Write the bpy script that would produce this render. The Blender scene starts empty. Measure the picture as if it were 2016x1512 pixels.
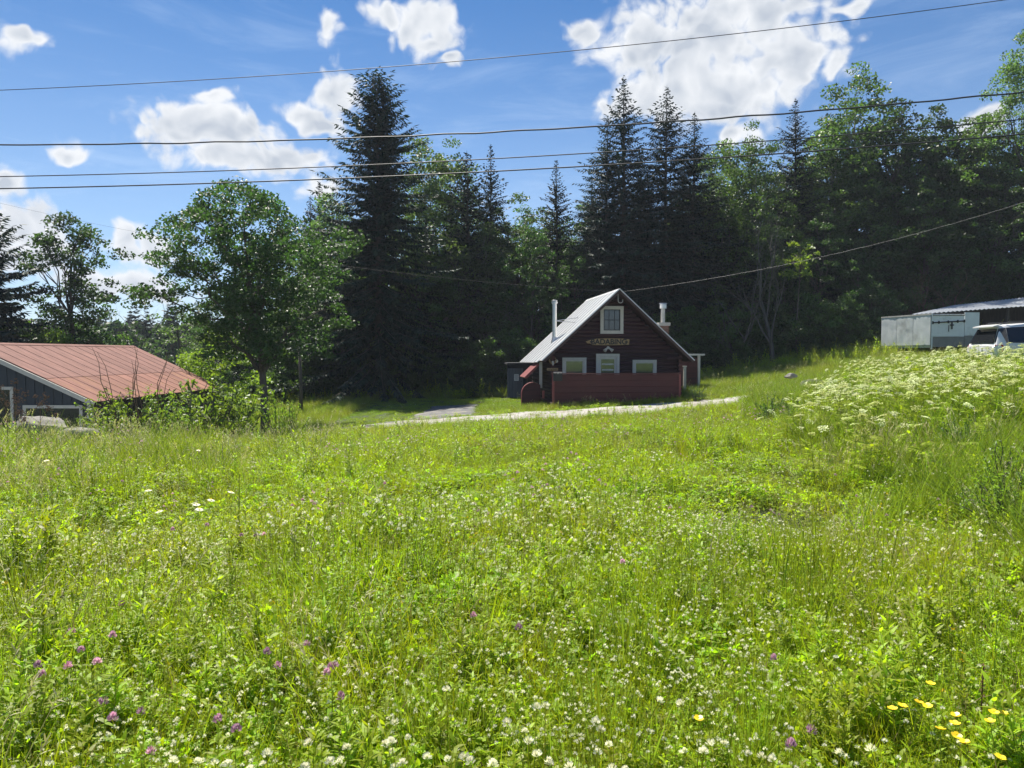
import bpy, math, random
import numpy as np
from mathutils import Vector, Matrix, Euler

R = math.radians
scene = bpy.context.scene
COL = scene.collection
rng = np.random.default_rng(11)
random.seed(5)

# ------------------------------------------------------------------ camera, sky, sun, exposure
F = 1456.0            # focal length in photo pixels (2016 wide)
EYE = 1.62
PITCH = math.atan((756 - 697) / F)
cam_data = bpy.data.cameras.new('camera')
cam_data.sensor_width = 36.0
cam_data.lens = F / 2016 * 36.0
cam_data.clip_start = 0.05
cam_data.clip_end = 9000
cam = bpy.data.objects.new('camera', cam_data)
COL.objects.link(cam)
cam.location = (0, 0, EYE)
cam.rotation_euler = (math.pi / 2 - PITCH, 0, 0)
scene.camera = cam

SUN_AZ, SUN_EL = -24.0, 58.0          # degrees from +Y (clockwise positive), elevation
sun_data = bpy.data.lights.new('sun', 'SUN')
sun_data.energy = 5.0
sun_data.angle = R(0.5)
sun_data.color = (1.0, 0.94, 0.84)
sun = bpy.data.objects.new('sun', sun_data)
COL.objects.link(sun)
_sd = Vector((math.sin(R(SUN_AZ)) * math.cos(R(SUN_EL)), math.cos(R(SUN_AZ)) * math.cos(R(SUN_EL)), math.sin(R(SUN_EL))))
sun.rotation_euler = _sd.to_track_quat('Z', 'Y').to_euler()

scene.view_settings.view_transform = 'Standard'
scene.view_settings.look = 'None'
scene.view_settings.gamma = 1.0
scene.view_settings.use_curve_mapping = False
scene.view_settings.exposure = 0.92
cy = scene.cycles
cy.max_bounces = 7
cy.diffuse_bounces = 3
cy.glossy_bounces = 3
cy.transmission_bounces = 4
cy.transparent_max_bounces = 4
cy.use_denoising = True
cy.denoiser = 'OPENIMAGEDENOISE'
cy.denoising_input_passes = 'RGB_ALBEDO_NORMAL'
cy.denoising_prefilter = 'ACCURATE'
cy.sample_clamp_indirect = 6.0
cy.caustics_reflective = False
cy.caustics_refractive = False


def pix_dir(u, v):
    """unit direction in the world of a photo pixel (2016 x 1512)"""
    x, y = (u - 1008) / F, (756 - v) / F
    c, s = math.cos(PITCH), math.sin(PITCH)
    d = Vector((x, c + s * y, -s + c * y))
    return d.normalized()


def at(u, v, Y):
    """the point at world depth Y behind a photo pixel"""
    d = pix_dir(u, v)
    k = Y / d.y
    return Vector((d.x * k, Y, EYE + d.z * k))


def proj(x, y, z):
    """photo pixel of world points (arrays)"""
    c, s = math.cos(PITCH), math.sin(PITCH)
    zz = z - EYE
    depth = y * c - zz * s
    up = y * s + zz * c
    return 1008 + F * x / depth, 756 - F * up / depth


# ---- the sky: Nishita with clouds placed by direction
world = bpy.data.worlds.new('World')
scene.world = world
world.use_nodes = True
wt = world.node_tree
wt.nodes.clear()
WN, WL = wt.nodes, wt.links


def wmath(op, a, b=None, c=None, clamp=False):
    n = WN.new('ShaderNodeMath')
    n.operation = op
    n.use_clamp = clamp
    for i, q in enumerate((a, b, c)):
        if q is None:
            continue
        if isinstance(q, (int, float)):
            n.inputs[i].default_value = q
        else:
            WL.new(q, n.inputs[i])
    return n.outputs[0]


def wstep(x, lo, hi):
    n = WN.new('ShaderNodeMapRange')
    n.interpolation_type = 'SMOOTHSTEP'
    WL.new(x, n.inputs[0])
    n.inputs[1].default_value, n.inputs[2].default_value = lo, hi
    return n.outputs[0]


def wnoise(vec, scale, detail, rough=0.55, dist=0.0):
    n = WN.new('ShaderNodeTexNoise')
    n.inputs['Scale'].default_value = scale
    n.inputs['Detail'].default_value = detail
    n.inputs['Roughness'].default_value = rough
    n.inputs['Distortion'].default_value = dist
    WL.new(vec, n.inputs['Vector'])
    return n.outputs['Fac']


def wmix(f, a, b):
    n = WN.new('ShaderNodeMix')
    n.data_type = 'RGBA'
    n.clamp_factor = True
    for sock, q in ((n.inputs[0], f), (n.inputs[6], a), (n.inputs[7], b)):
        if isinstance(q, tuple):
            sock.default_value = q
        elif isinstance(q, (int, float)):
            sock.default_value = q
        else:
            WL.new(q, sock)
    return n.outputs[2]


sky = WN.new('ShaderNodeTexSky')
sky.sky_type = 'NISHITA'
sky.sun_disc = False
sky.sun_elevation = R(SUN_EL)
sky.sun_rotation = R(SUN_AZ)
sky.altitude = 1200
sky.air_density = 1.0
sky.dust_density = 0.0
sky.ozone_density = 5.0
tc = WN.new('ShaderNodeTexCoord')
gen = tc.outputs['Generated']


def wvec(op, a, b):
    n = WN.new('ShaderNodeVectorMath')
    n.operation = op
    for i, q in enumerate((a, b)):
        if isinstance(q, (tuple, float, int)):
            n.inputs[i].default_value = q if isinstance(q, tuple) else (q, q, q)
        else:
            WL.new(q, n.inputs[i])
    return n.outputs[0]


warp = WN.new('ShaderNodeTexNoise')
warp.inputs['Scale'].default_value = 11.0
warp.inputs['Detail'].default_value = 3.0
WL.new(gen, warp.inputs['Vector'])
gw = wvec('ADD', gen, wvec('MULTIPLY', wvec('SUBTRACT', warp.outputs['Color'], 0.5), 0.075))
sep = WN.new('ShaderNodeSeparateXYZ')
WL.new(gw, sep.inputs[0])
sep0 = WN.new('ShaderNodeSeparateXYZ')
WL.new(gen, sep0.inputs[0])
az = wmath('ARCTAN2', sep.outputs[0], sep.outputs[1])
el = wmath('ARCSINE', wmath('MAXIMUM', wmath('MINIMUM', sep.outputs[2], 1.0), -1.0))
# u, v, half width, half height in photo pixels
CLOUDS = [(420, 255, 150, 60), (560, 310, 120, 50), (350, 275, 110, 40), (425, 190, 50, 26), (470, 320, 210, 34),
          (820, 45, 100, 62), (760, 25, 65, 42), (850, 90, 60, 42), (885, 134, 28, 18),
          (650, 52, 34, 44), (665, 185, 52, 46), (600, 212, 58, 26), (640, 238, 60, 26),
          (1255, 95, 120, 95), (1420, 80, 200, 140), (1565, 105, 122, 105), (1300, 185, 165, 92), (1450, 185, 150, 85), (1215, 225, 70, 40),
          (1440, 255, 60, 40), (1150, 72, 40, 30), (1500, 10, 150, 60), (1640, 130, 40, 50),
          (35, 75, 60, 34), (70, 455, 90, 46), (30, 500, 95, 50), (240, 468, 62, 36), (290, 500, 70, 34), (130, 305, 46, 22), (5, 378, 40, 30), (620, 385, 60, 34),
          (220, 560, 170, 44), (1925, 250, 45, 30), (1690, 0, 60, 16)]
blobs = None
_far = []
for k in range(16):                     # the sky outside the frame goes on in the same way
    a = rng.uniform(0, 2 * math.pi)
    if abs((a + math.pi) % (2 * math.pi) - math.pi) < R(48):
        continue
    e = rng.uniform(0.12, 1.0)
    _far.append((a, e, rng.uniform(.12, .28), rng.uniform(.06, .13)))
_dirs = []
for (u, v, w, h) in CLOUDS:
    d = pix_dir(u, v)
    _dirs.append((math.atan2(d.x, d.y), math.asin(d.z), w / F * 0.97, h / F * 0.93))
for (a, e, ra, re) in _dirs + _far:
    da = wmath('SUBTRACT', az, a)
    if abs(a) > 2.2:
        da = wmath('WRAP', da, math.pi, -math.pi)
    da = wmath('MULTIPLY', da, 1 / ra)
    de = wmath('MULTIPLY', wmath('SUBTRACT', el, e), 1 / re)
    r2 = wmath('SQRT', wmath('ADD', wmath('MULTIPLY', da, da), wmath('MULTIPLY', de, de)))
    b = wmath('SUBTRACT', 1.0, r2)
    blobs = b if blobs is None else wmath('SMOOTH_MAX', blobs, b, 0.25)
SHIFT = (-0.004, 0.0, 0.016)              # towards the sun: what lies there shades the cloud


def puffs(vec, scale):
    n = WN.new('ShaderNodeTexVoronoi')
    n.feature = 'F1'
    n.inputs['Scale'].default_value = scale
    n.inputs['Detail'].default_value = 1.0
    n.inputs['Roughness'].default_value = 0.55
    WL.new(vec, n.inputs['Vector'])
    return wmath('SUBTRACT', 0.45, n.outputs['Distance'])


rel0 = wmath('SUBTRACT', wnoise(gw, 15.0, 6.0, 0.62), 0.5)
rel1 = wmath('SUBTRACT', wnoise(wvec('ADD', gw, SHIFT), 15.0, 2.0, 0.6), 0.5)
field = wmath('ADD', wmath('ADD', wmath('MULTIPLY', wmath('MAXIMUM', blobs, -1.5), 1.15), 0.12), wmath('ADD', wmath('MULTIPLY', rel0, 1.55), wmath('MULTIPLY', puffs(gw, 36.0), 0.70)))
dens = wmath('POWER', wstep(field, -0.12, 0.55), 1.3)
lit = wmath('ADD', wmath('MULTIPLY', wmath('SUBTRACT', rel0, rel1), 2.2), 0.93)
core = wstep(field, 0.15, 1.55)
lit = wmath('SUBTRACT', lit, wmath('MULTIPLY', core, 1.02))
cloud_col = wmix(wmath('ADD', lit, 0.0, clamp=True), (4.7, 5.2, 6.0, 1), (8.1, 8.3, 8.6, 1))
mp = WN.new('ShaderNodeMapping')
mp.inputs['Scale'].default_value = (1.6, 1.6, 7.0)
WL.new(gen, mp.inputs[0])
n_wisp = wnoise(mp.outputs[0], 3.2, 5.0, 0.62, 0.6)
wisp = wmath('MULTIPLY', wstep(n_wisp, 0.47, 0.80), 0.20)
low = wstep(sep0.outputs[2], 0.5, -0.02)
wisp = wmath('ADD', wisp, wmath('MULTIPLY', low, 0.40))
hs = WN.new('ShaderNodeHueSaturation')
hs.inputs['Saturation'].default_value = 1.22
WL.new(sky.outputs[0], hs.inputs['Color'])
sk1 = wmix(wisp, hs.outputs[0], (6.2, 7.7, 9.8, 1))
sk2 = wmix(dens, sk1, cloud_col)
bg = WN.new('ShaderNodeBackground')
bg.inputs['Strength'].default_value = 0.061
WL.new(sk2, bg.inputs['Color'])
wo = WN.new('ShaderNodeOutputWorld')
WL.new(bg.outputs[0], wo.inputs['Surface'])
world.cycles.sampling_method = 'MANUAL'
world.cycles.sample_map_resolution = 512

# ------------------------------------------------------------------ helpers


def tag(o, label=None, cat=None, group=None, kind=None):
    if label:
        o['label'] = label
    if cat:
        o['category'] = cat
    if group:
        o['group'] = group
    if kind:
        o['kind'] = kind
    return o


def empty(name, loc, rz=0.0):
    o = bpy.data.objects.new(name, None)
    o.empty_display_size = 0.2
    COL.objects.link(o)
    o.location = loc
    o.rotation_euler = (0, 0, rz)
    return o


def link(name, me, parent=None, loc=None):
    o = bpy.data.objects.new(name, me)
    COL.objects.link(o)
    if parent is not None:
        o.parent = parent
    if loc is not None:
        o.location = loc
    return o


def copy_tree(o, parent=None):
    c = o.copy()
    COL.objects.link(c)
    if parent is not None:
        c.parent = parent
    for ch in list(o.children):
        copy_tree(ch, c)
    return c


class MB:
    """collects shapes and links them as one mesh object"""

    def __init__(self):
        self.v, self.f, self.m = [], [], []

    def add(self, vs, fs, m=0):
        b = len(self.v)
        self.v.extend([tuple(p) for p in vs])
        self.f.extend([tuple(b + i for i in f) for f in fs])
        self.m.extend([m] * len(fs))
        return self

    def box(self, c, s, m=0, rot=None):
        x, y, z = s[0] / 2, s[1] / 2, s[2] / 2
        vs = [Vector(p) for p in ((-x, -y, -z), (x, -y, -z), (x, y, -z), (-x, y, -z), (-x, -y, z), (x, -y, z), (x, y, z), (-x, y, z))]
        if rot is not None:
            vs = [rot @ p for p in vs]
        vs = [p + Vector(c) for p in vs]
        return self.add(vs, [(0, 3, 2, 1), (4, 5, 6, 7), (0, 1, 5, 4), (1, 2, 6, 5), (2, 3, 7, 6), (3, 0, 4, 7)], m)

    def prism(self, poly, a, b, axis='y', m=0):
        """a polygon extruded along an axis from a to b; polygon in the two other axes"""
        n = len(poly)
        vs = []
        for t in (a, b):
            for (p, q) in poly:
                vs.append((p, t, q) if axis == 'y' else ((t, p, q) if axis == 'x' else (p, q, t)))
        fs = [tuple(range(n)), tuple(range(2 * n - 1, n - 1, -1))]
        fs += [(i, i + n, (i + 1) % n + n, (i + 1) % n) for i in range(n)]
        return self.add(vs, fs, m)

    def tube(self, pts, rad, n=6, m=0, cap=True):
        pts = [Vector(p) for p in pts]
        if isinstance(rad, (int, float)):
            rad = [rad] * len(pts)
        vs, fs = [], []
        prev = None
        for i, p in enumerate(pts):
            t = (pts[min(i + 1, len(pts) - 1)] - pts[max(i - 1, 0)])
            t = t.normalized() if t.length > 1e-9 else Vector((0, 0, 1))
            if prev is None:
                a = t.orthogonal().normalized()
            else:
                a = prev - t * prev.dot(t)
                a = a.normalized() if a.length > 1e-6 else t.orthogonal().normalized()
            prev = a
            b = t.cross(a)
            for k in range(n):
                an = 2 * math.pi * k / n
                vs.append(p + (a * math.cos(an) + b * math.sin(an)) * rad[i])
        for i in range(len(pts) - 1):
            for k in range(n):
                fs.append((i * n + k, i * n + (k + 1) % n, (i + 1) * n + (k + 1) % n, (i + 1) * n + k))
        if cap:
            fs.append(tuple(range(n - 1, -1, -1)))
            fs.append(tuple(range((len(pts) - 1) * n, len(pts) * n)))
        return self.add(vs, fs, m)

    def mesh(self, name, mats, smooth=False):
        me = bpy.data.meshes.new(name)
        me.from_pydata(self.v, [], self.f)
        if not isinstance(mats, (list, tuple)):
            mats = [mats]
        for q in mats:
            me.materials.append(q)
        if len(mats) > 1:
            me.polygons.foreach_set('material_index', self.m)
        if smooth:
            me.polygons.foreach_set('use_smooth', [True] * len(self.f))
        me.update()
        return me

    def build(self, name, mats, parent=None, loc=None, smooth=False):
        return link(name, self.mesh(name, mats, smooth), parent, loc)


def np_mesh(name, verts, faces, mats, midx=None, var=None, smooth=False):
    """mesh from numpy arrays; faces (M,k) with constant k"""
    me = bpy.data.meshes.new(name)
    n, m, k = len(verts), len(faces), faces.shape[1]
    me.vertices.add(n)
    me.vertices.foreach_set('co', np.ascontiguousarray(verts, dtype=np.float32).ravel())
    me.loops.add(m * k)
    me.loops.foreach_set('vertex_index', np.ascontiguousarray(faces, dtype=np.int32).ravel())
    me.polygons.add(m)
    me.polygons.foreach_set('loop_start', np.arange(0, m * k, k, dtype=np.int32))
    me.polygons.foreach_set('loop_total', np.full(m, k, dtype=np.int32))
    if not isinstance(mats, (list, tuple)):
        mats = [mats]
    for q in mats:
        me.materials.append(q)
    if midx is not None:
        me.polygons.foreach_set('material_index', np.ascontiguousarray(midx, dtype=np.int32))
    if smooth:
        me.polygons.foreach_set('use_smooth', np.ones(m, dtype=bool))
    me.update(calc_edges=True)
    if var is not None:
        a = me.attributes.new('var', 'FLOAT', 'FACE')
        a.data.foreach_set('value', np.ascontiguousarray(var, dtype=np.float32))
    return me


# ------------------------------------------------------------------ materials


def new_mat(name):
    m = bpy.data.materials.new(name)
    m.use_nodes = True
    nt = m.node_tree
    return m, nt, nt.nodes['Principled BSDF']


def surf(name, color, rough=0.7, scale=3.0, var=0.25, bump=0.0, metal=0.0, stretch=(1, 1, 1), color2=None, patch=None, rnd=0.0, spec=0.5, bump_scale=None, coord='Object'):
    """a surface with tone variation, grain and optional blotches of a second colour"""
    m, nt, p = new_mat(name)
    N, L = nt.nodes, nt.links
    tcn = N.new('ShaderNodeTexCoord')
    mpn = N.new('ShaderNodeMapping')
    mpn.inputs['Scale'].default_value = stretch
    L.new(tcn.outputs[coord], mpn.inputs[0])
    no = N.new('ShaderNodeTexNoise')
    no.inputs['Scale'].default_value = scale
    no.inputs['Detail'].default_value = 8
    no.inputs['Roughness'].default_value = 0.65
    L.new(mpn.outputs[0], no.inputs['Vector'])
    mr = N.new('ShaderNodeMapRange')
    mr.inputs[1].default_value, mr.inputs[2].default_value = 0.25, 0.75
    mr.inputs[3].default_value, mr.inputs[4].default_value = 1 - var, 1 + var
    L.new(no.outputs['Fac'], mr.inputs[0])
    val = mr.outputs[0]
    if rnd:
        oi = N.new('ShaderNodeObjectInfo')
        r2 = N.new('ShaderNodeMapRange')
        r2.inputs[3].default_value, r2.inputs[4].default_value = 1 - rnd, 1 + rnd
        L.new(oi.outputs['Random'], r2.inputs[0])
        mu = N.new('ShaderNodeMath')
        mu.operation = 'MULTIPLY'
        L.new(val, mu.inputs[0])
        L.new(r2.outputs[0], mu.inputs[1])
        val = mu.outputs[0]
    base = None
    if color2 is not None:
        n2 = N.new('ShaderNodeTexNoise')
        n2.inputs['Scale'].default_value = patch[0]
        n2.inputs['Detail'].default_value = 7
        n2.inputs['Roughness'].default_value = 0.7
        L.new(mpn.outputs[0], n2.inputs['Vector'])
        m2 = N.new('ShaderNodeMapRange')
        m2.interpolation_type = 'SMOOTHSTEP'
        m2.inputs[1].default_value, m2.inputs[2].default_value = patch[1], patch[2]
        L.new(n2.outputs['Fac'], m2.inputs[0])
        mx = N.new('ShaderNodeMix')
        mx.data_type = 'RGBA'
        mx.inputs[6].default_value = (*color, 1)
        mx.inputs[7].default_value = (*color2, 1)
        L.new(m2.outputs[0], mx.inputs[0])
        base = mx.outputs[2]
    vm = N.new('ShaderNodeMix')
    vm.data_type = 'RGBA'
    vm.blend_type = 'MULTIPLY'
    vm.inputs[0].default_value = 1.0
    if base is None:
        vm.inputs[6].default_value = (*color, 1)
    else:
        L.new(base, vm.inputs[6])
    L.new(val, vm.inputs[7])
    L.new(vm.outputs[2], p.inputs['Base Color'])
    p.inputs['Roughness'].default_value = rough
    p.inputs['Metallic'].default_value = metal
    p.inputs['Specular IOR Level'].default_value = spec
    if bump:
        bn = N.new('ShaderNodeBump')
        bn.inputs['Strength'].default_value = min(1.0, bump)
        bn.inputs['Distance'].default_value = 0.02
        nb = no
        if bump_scale:
            nb = N.new('ShaderNodeTexNoise')
            nb.inputs['Scale'].default_value = bump_scale
            nb.inputs['Detail'].default_value = 6
            L.new(mpn.outputs[0], nb.inputs['Vector'])
        L.new(nb.outputs['Fac'], bn.inputs['Height'])
        L.new(bn.outputs[0], p.inputs['Normal'])
    return m


def leaf(name, refl, trans, tfac=0.5, hue=0.02, val=0.35, rough=0.45, spec=0.35, patch=None, obj_var=0.25):
    """thin leaves: reflect one green, let another through; every leaf and every plant a little different"""
    m, nt, p = new_mat(name)
    N, L = nt.nodes, nt.links
    at_ = N.new('ShaderNodeAttribute')
    at_.attribute_name = 'var'
    oi = N.new('ShaderNodeObjectInfo')
    v1 = N.new('ShaderNodeMapRange')
    v1.inputs[3].default_value, v1.inputs[4].default_value = 1 - val, 1 + val
    L.new(at_.outputs['Fac'], v1.inputs[0])
    v2 = N.new('ShaderNodeMapRange')
    v2.inputs[3].default_value, v2.inputs[4].default_value = 1 - obj_var, 1 + obj_var
    L.new(oi.outputs['Random'], v2.inputs[0])
    mv = N.new('ShaderNodeMath')
    mv.operation = 'MULTIPLY'
    L.new(v1.outputs[0], mv.inputs[0])
    L.new(v2.outputs[0], mv.inputs[1])
    h1 = N.new('ShaderNodeMath')
    h1.operation = 'ADD'
    L.new(at_.outputs['Fac'], h1.inputs[0])
    L.new(oi.outputs['Random'], h1.inputs[1])
    fr = N.new('ShaderNodeMapRange')
    fr.inputs[1].default_value, fr.inputs[2].default_value = 0, 2
    fr.inputs[3].default_value, fr.inputs[4].default_value = 0.5 - hue, 0.5 + hue
    L.new(h1.outputs[0], fr.inputs[0])
    outs = []
    for c in (refl, trans):
        h = N.new('ShaderNodeHueSaturation')
        h.inputs['Color'].default_value = (*c, 1)
        src = None
        if patch is not None:
            geo = N.new('ShaderNodeNewGeometry')
            pn = N.new('ShaderNodeTexNoise')
            pn.inputs['Scale'].default_value = patch[0]
            pn.inputs['Detail'].default_value = 4
            L.new(geo.outputs['Position'], pn.inputs['Vector'])
            pr = N.new('ShaderNodeMapRange')
            pr.inputs[1].default_value, pr.inputs[2].default_value = 0.35, 0.65
            L.new(pn.outputs['Fac'], pr.inputs[0])
            mx = N.new('ShaderNodeMix')
            mx.data_type = 'RGBA'
            mx.inputs[6].default_value = (*c, 1)
            k = patch[1]
            mx.inputs[7].default_value = (c[0] * k[0], c[1] * k[1], c[2] * k[2], 1)
            L.new(pr.outputs[0], mx.inputs[0])
            L.new(mx.outputs[2], h.inputs['Color'])
        L.new(fr.outputs[0], h.inputs['Hue'])
        L.new(mv.outputs[0], h.inputs['Value'])
        outs.append(h.outputs[0])
    L.new(outs[0], p.inputs['Base Color'])
    p.inputs['Roughness'].default_value = rough
    p.inputs['Specular IOR Level'].default_value = spec
    sc_ = N.new('ShaderNodeMix')
    sc_.data_type = 'RGBA'
    sc_.inputs[0].default_value = tfac
    sc_.inputs[6].default_value = (0, 0, 0, 1)
    L.new(outs[1], sc_.inputs[7])
    tr = N.new('ShaderNodeBsdfTranslucent')
    L.new(sc_.outputs[2], tr.inputs['Color'])
    ms = N.new('ShaderNodeAddShader')
    L.new(p.outputs[0], ms.inputs[0])
    L.new(tr.outputs[0], ms.inputs[1])
    L.new(ms.outputs[0], N['Material Output'].inputs['Surface'])
    return m


# ------------------------------------------------------------------ terrain
_ctl = [  # x, y, ground height
    (0, 0, 0), (-8, 0, 0), (8, 0, .1), (0, -12, 0), (-15, -12, .0), (15, -12, .3), (-30, -5, -.6), (30, -5, 1.2),
    (0, 5, -.02), (-4, 6, -.05), (4, 5, 0), (0, 10, -.12), (-5, 10, -.18), (-9, 10, -.2), (-6, 14, -.4), (0, 15, -.3), (0, 20, -.52), (4, 20, -.5), (0, 25, -.76),
    (-10, 14, -.34), (-14, 15, -.55), (-9, 18, -.8), (-15, 21, -2.1), (-18.5, 24, -2.6), (-24, 26, -2.8), (-19, 36, -2.6), (-12, 25, -1.9), (-9, 30, -1.5), (-30, 20, -2.4), (-20, 12, -1.2),
    (-30, 45, -3.2), (-4.5, 26, -.93), (1.8, 28.7, -.76), (9.9, 31.2, -.42), (6, 30.3, -.62), (2, 34, -.72), (8, 34, -.42), (4.9, 34.5, -.6), (4.9, 41, -.45),
    (-3.2, 38, -1.1), (-9, 42, -1.12), (-14, 44, -1.6), (0, 48, -.9), (-8, 52, -1.0), (11.3, 42, .12), (17.4, 46, 1.0), (23, 46, 1.75), (26.4, 42, 1.8), (34, 40, 2.4), (20, 52, 1.6), (8, 52, .3), (30, 55, 3.0),
    (17, 26, .95), (22, 30, 1.3), (22, 20, 1.3), (13, 20, .72), (10.4, 15, .62), (10.2, 20, .42), (8.8, 20, .02), (7.4, 20, -.34), (7.0, 23, -.42), (9.5, 25, .0),
    (3.8, 8, -.06), (4.5, 6.5, .02), (6.1, 9, .1), (8, 10, .4), (6, 14, -.05), (14, 12, 1.0), (10, 7, .5), (14, 32, .35), (16, 36, .6),
]
_cx = np.array([(c[0], c[1]) for c in _ctl], float)
_cz = np.array([c[2] for c in _ctl], float)


def _tps(d2):
    return 0.5 * d2 * np.log(d2 + 1e-9)


def _fit():
    n = len(_cx)
    d2 = ((_cx[:, None] - _cx[None]) ** 2).sum(-1)
    A = np.zeros((n + 3, n + 3))
    A[:n, :n] = _tps(d2) + np.eye(n) * 2.0
    A[:n, n] = A[n, :n] = 1
    A[:n, n + 1:] = _cx
    A[n + 1:, :n] = _cx.T
    b = np.zeros(n + 3)
    b[:n] = _cz
    return np.linalg.solve(A, b)


_w = _fit()


def ground(x, y):
    """terrain height (arrays or numbers)"""
    x, y = np.broadcast_arrays(np.asarray(x, float), np.asarray(y, float))
    shp = x.shape
    xf, yf = x.ravel(), y.ravel()
    out = np.empty(len(xf))
    for s in range(0, len(xf), 40000):
        a = np.stack([xf[s:s + 40000], yf[s:s + 40000]], 1)
        cl = np.stack([np.clip(a[:, 0], -42, 46), np.clip(a[:, 1], -20, 64)], 1)
        d2 = ((cl[:, None] - _cx[None]) ** 2).sum(-1)
        z = _tps(d2) @ _w[:-3] + _w[-3] + cl @ _w[-2:]
        r = np.hypot(a[:, 0] - cl[:, 0], a[:, 1] - cl[:, 1])
        k = np.clip(r / 60, 0, 1)
        k = k * k * (3 - 2 * k)
        z = z * (1 - k) + (-3.0) * k
        z += 0.03 * np.sin(a[:, 0] * 1.7 + np.sin(a[:, 1] * .9)) * np.sin(a[:, 1] * 1.3) * np.exp(-(r / 40) ** 2)
        out[s:s + 40000] = z
    out = out.reshape(shp)
    return out if shp else float(out)


def hit(u, v, over=0.0):
    """where the ray of a photo pixel meets the ground raised by over"""
    d = pix_dir(u, v)
    ts = np.arange(1.0, 90, 0.05) / d.y
    x, y, z = d.x * ts, d.y * ts, EYE + d.z * ts
    below = np.nonzero(z < ground(x, y) + over)[0]
    i = below[0] if len(below) else len(ts) - 1
    return float(x[i]), float(y[i])


def road_y(x):
    return np.interp(x, [-30, -14, -9, -4.5, 1.8, 6, 9.0, 12, 16, 24, 40], [15, 22.0, 24.0, 26.0, 28.7, 30.3, 31.0, 30.8, 30.2, 29.5, 28])
# ------------------------------------------------------------------ setting: terrain, road, apron, hills
M = {}
M['soil'] = surf('soil', (0.032, 0.034, 0.014), 0.95, 2.0, 0.4, 0.6, color2=(0.03, 0.048, 0.012), patch=(0.6, 0.4, 0.6))
M['gravel'] = surf('gravel', (0.39, 0.375, 0.35), 0.95, 14.0, 0.4, 0.6, color2=(0.29, 0.26, 0.22), patch=(0.9, 0.42, 0.65), bump_scale=60)
M['asphalt'] = surf('asphalt', (0.11, 0.11, 0.112), 0.9, 6.0, 0.3, 0.4, color2=(0.25, 0.23, 0.19), patch=(1.4, 0.52, 0.62), bump_scale=80)
M['hillwood'] = surf('hillwood', (0.03, 0.055, 0.025), 0.95, 0.05, 0.5, 0.0)


def axis_coords(lo, hi, step, far):
    core = np.arange(lo, hi + 1e-6, step)
    g = [step * 1.25 ** k for k in range(1, 60)]
    out = np.cumsum(g)
    out = out[out < far]
    return np.concatenate([lo - out[::-1], core, hi + out])


gx, gy = axis_coords(-34, 36, 0.5, 1050), axis_coords(-8, 58, 0.5, 1050)
XX, YY = np.meshgrid(gx, gy)
ZZ = ground(XX, YY)
tv = np.stack([XX.ravel(), YY.ravel(), ZZ.ravel()], 1)
nx_, ny_ = len(gx), len(gy)
ii = (np.arange(ny_ - 1)[:, None] * nx_ + np.arange(nx_ - 1)[None]).ravel()
tf = np.stack([ii, ii + 1, ii + 1 + nx_, ii + nx_], 1)
ter = link('ground', np_mesh('ground', tv, tf, M['soil'], smooth=True))
tag(ter, kind='structure')


def drape(name, xs, mid, half_a, half_b, lift, mat, edge_noise=0.15):
    """a sheet laid over the ground along x; from mid-half_a to mid+half_b across"""
    n = 13
    r2 = np.random.default_rng(3)
    ea = np.interp(xs, xs[::2], r2.uniform(-edge_noise, edge_noise, len(xs[::2])))
    eb = np.interp(xs, xs[::2], r2.uniform(-edge_noise, edge_noise, len(xs[::2])))
    t = np.linspace(0, 1, n)[None]
    X = np.repeat(xs[:, None], n, 1)
    Y = (mid(xs) - half_a + ea)[:, None] * (1 - t) + (mid(xs) + half_b + eb)[:, None] * t
    Z = ground(X, Y) + lift + 0.05 * np.sin(np.pi * t)
    v = np.stack([X.ravel(), Y.ravel(), Z.ravel()], 1)
    i = (np.arange(len(xs) - 1)[:, None] * n + np.arange(n - 1)[None]).ravel()
    f = np.stack([i, i + n, i + n + 1, i + 1], 1)[:, ::-1]
    return link(name, np_mesh(name, v, f, mat, smooth=True))


road = drape('road', np.arange(-24, 38, 0.5), road_y, 2.1, 2.0, 0.05, M['gravel'])
tag(road, kind='structure')
# the asphalt apron beside the cabin, running back from the road
dv, df = [], []
n_ = 9
for j, yy in enumerate(np.arange(27.6, 38.6, 0.5)):
    k = (yy - 27.6) / 11
    xa, xb = -4.2 + 0.15 * k + .1 * math.sin(yy * 2.1), -1.35 - 0.45 * k + .12 * math.sin(yy * 1.7)
    if yy < 29.5:
        xb += 1.1 * (29.5 - yy) / 1.9
        xa -= 1.4 * (29.5 - yy) / 1.9
    for t in np.linspace(0, 1, n_):
        x = xa + (xb - xa) * t
        dv.append((x, yy, float(ground(x, yy)) + 0.04 + 0.03 * math.sin(math.pi * t)))
    if j:
        for t in range(n_ - 1):
            a = (j - 1) * n_ + t
            df.append((a, a + 1, a + 1 + n_, a + n_))
b_ = MB()
b_.add(dv, df)
tag(b_.build('driveway', M['asphalt'], smooth=True), kind='structure')

# far wooded hills all round
hv, hf = [], []
na = 240
r3 = np.random.default_rng(8)
bump = np.interp(np.arange(na), np.arange(0, na + 8, 8), np.append(r3.uniform(.5, 1.15, na // 8), .8))
for i in range(na):
    a = 2 * math.pi * i / na
    for j, (rr, hh) in enumerate(((420, -9), (520, 8), (620, 24), (720, 30), (850, 14), (960, -8))):
        z = hh * (bump[i] + 0.10 * math.sin(i * 2.3 + j) + 0.05 * math.sin(i * 5.1)) if hh > 0 else hh
        hv.append((rr * math.sin(a), rr * math.cos(a), z))
for i in range(na):
    for j in range(5):
        a, b = i * 6 + j, ((i + 1) % na) * 6 + j
        hf.append((a, a + 1, b + 1, b))
b_ = MB()
b_.add(hv, hf)
tag(b_.build('hills', M['hillwood'], smooth=True), kind='structure')

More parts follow.
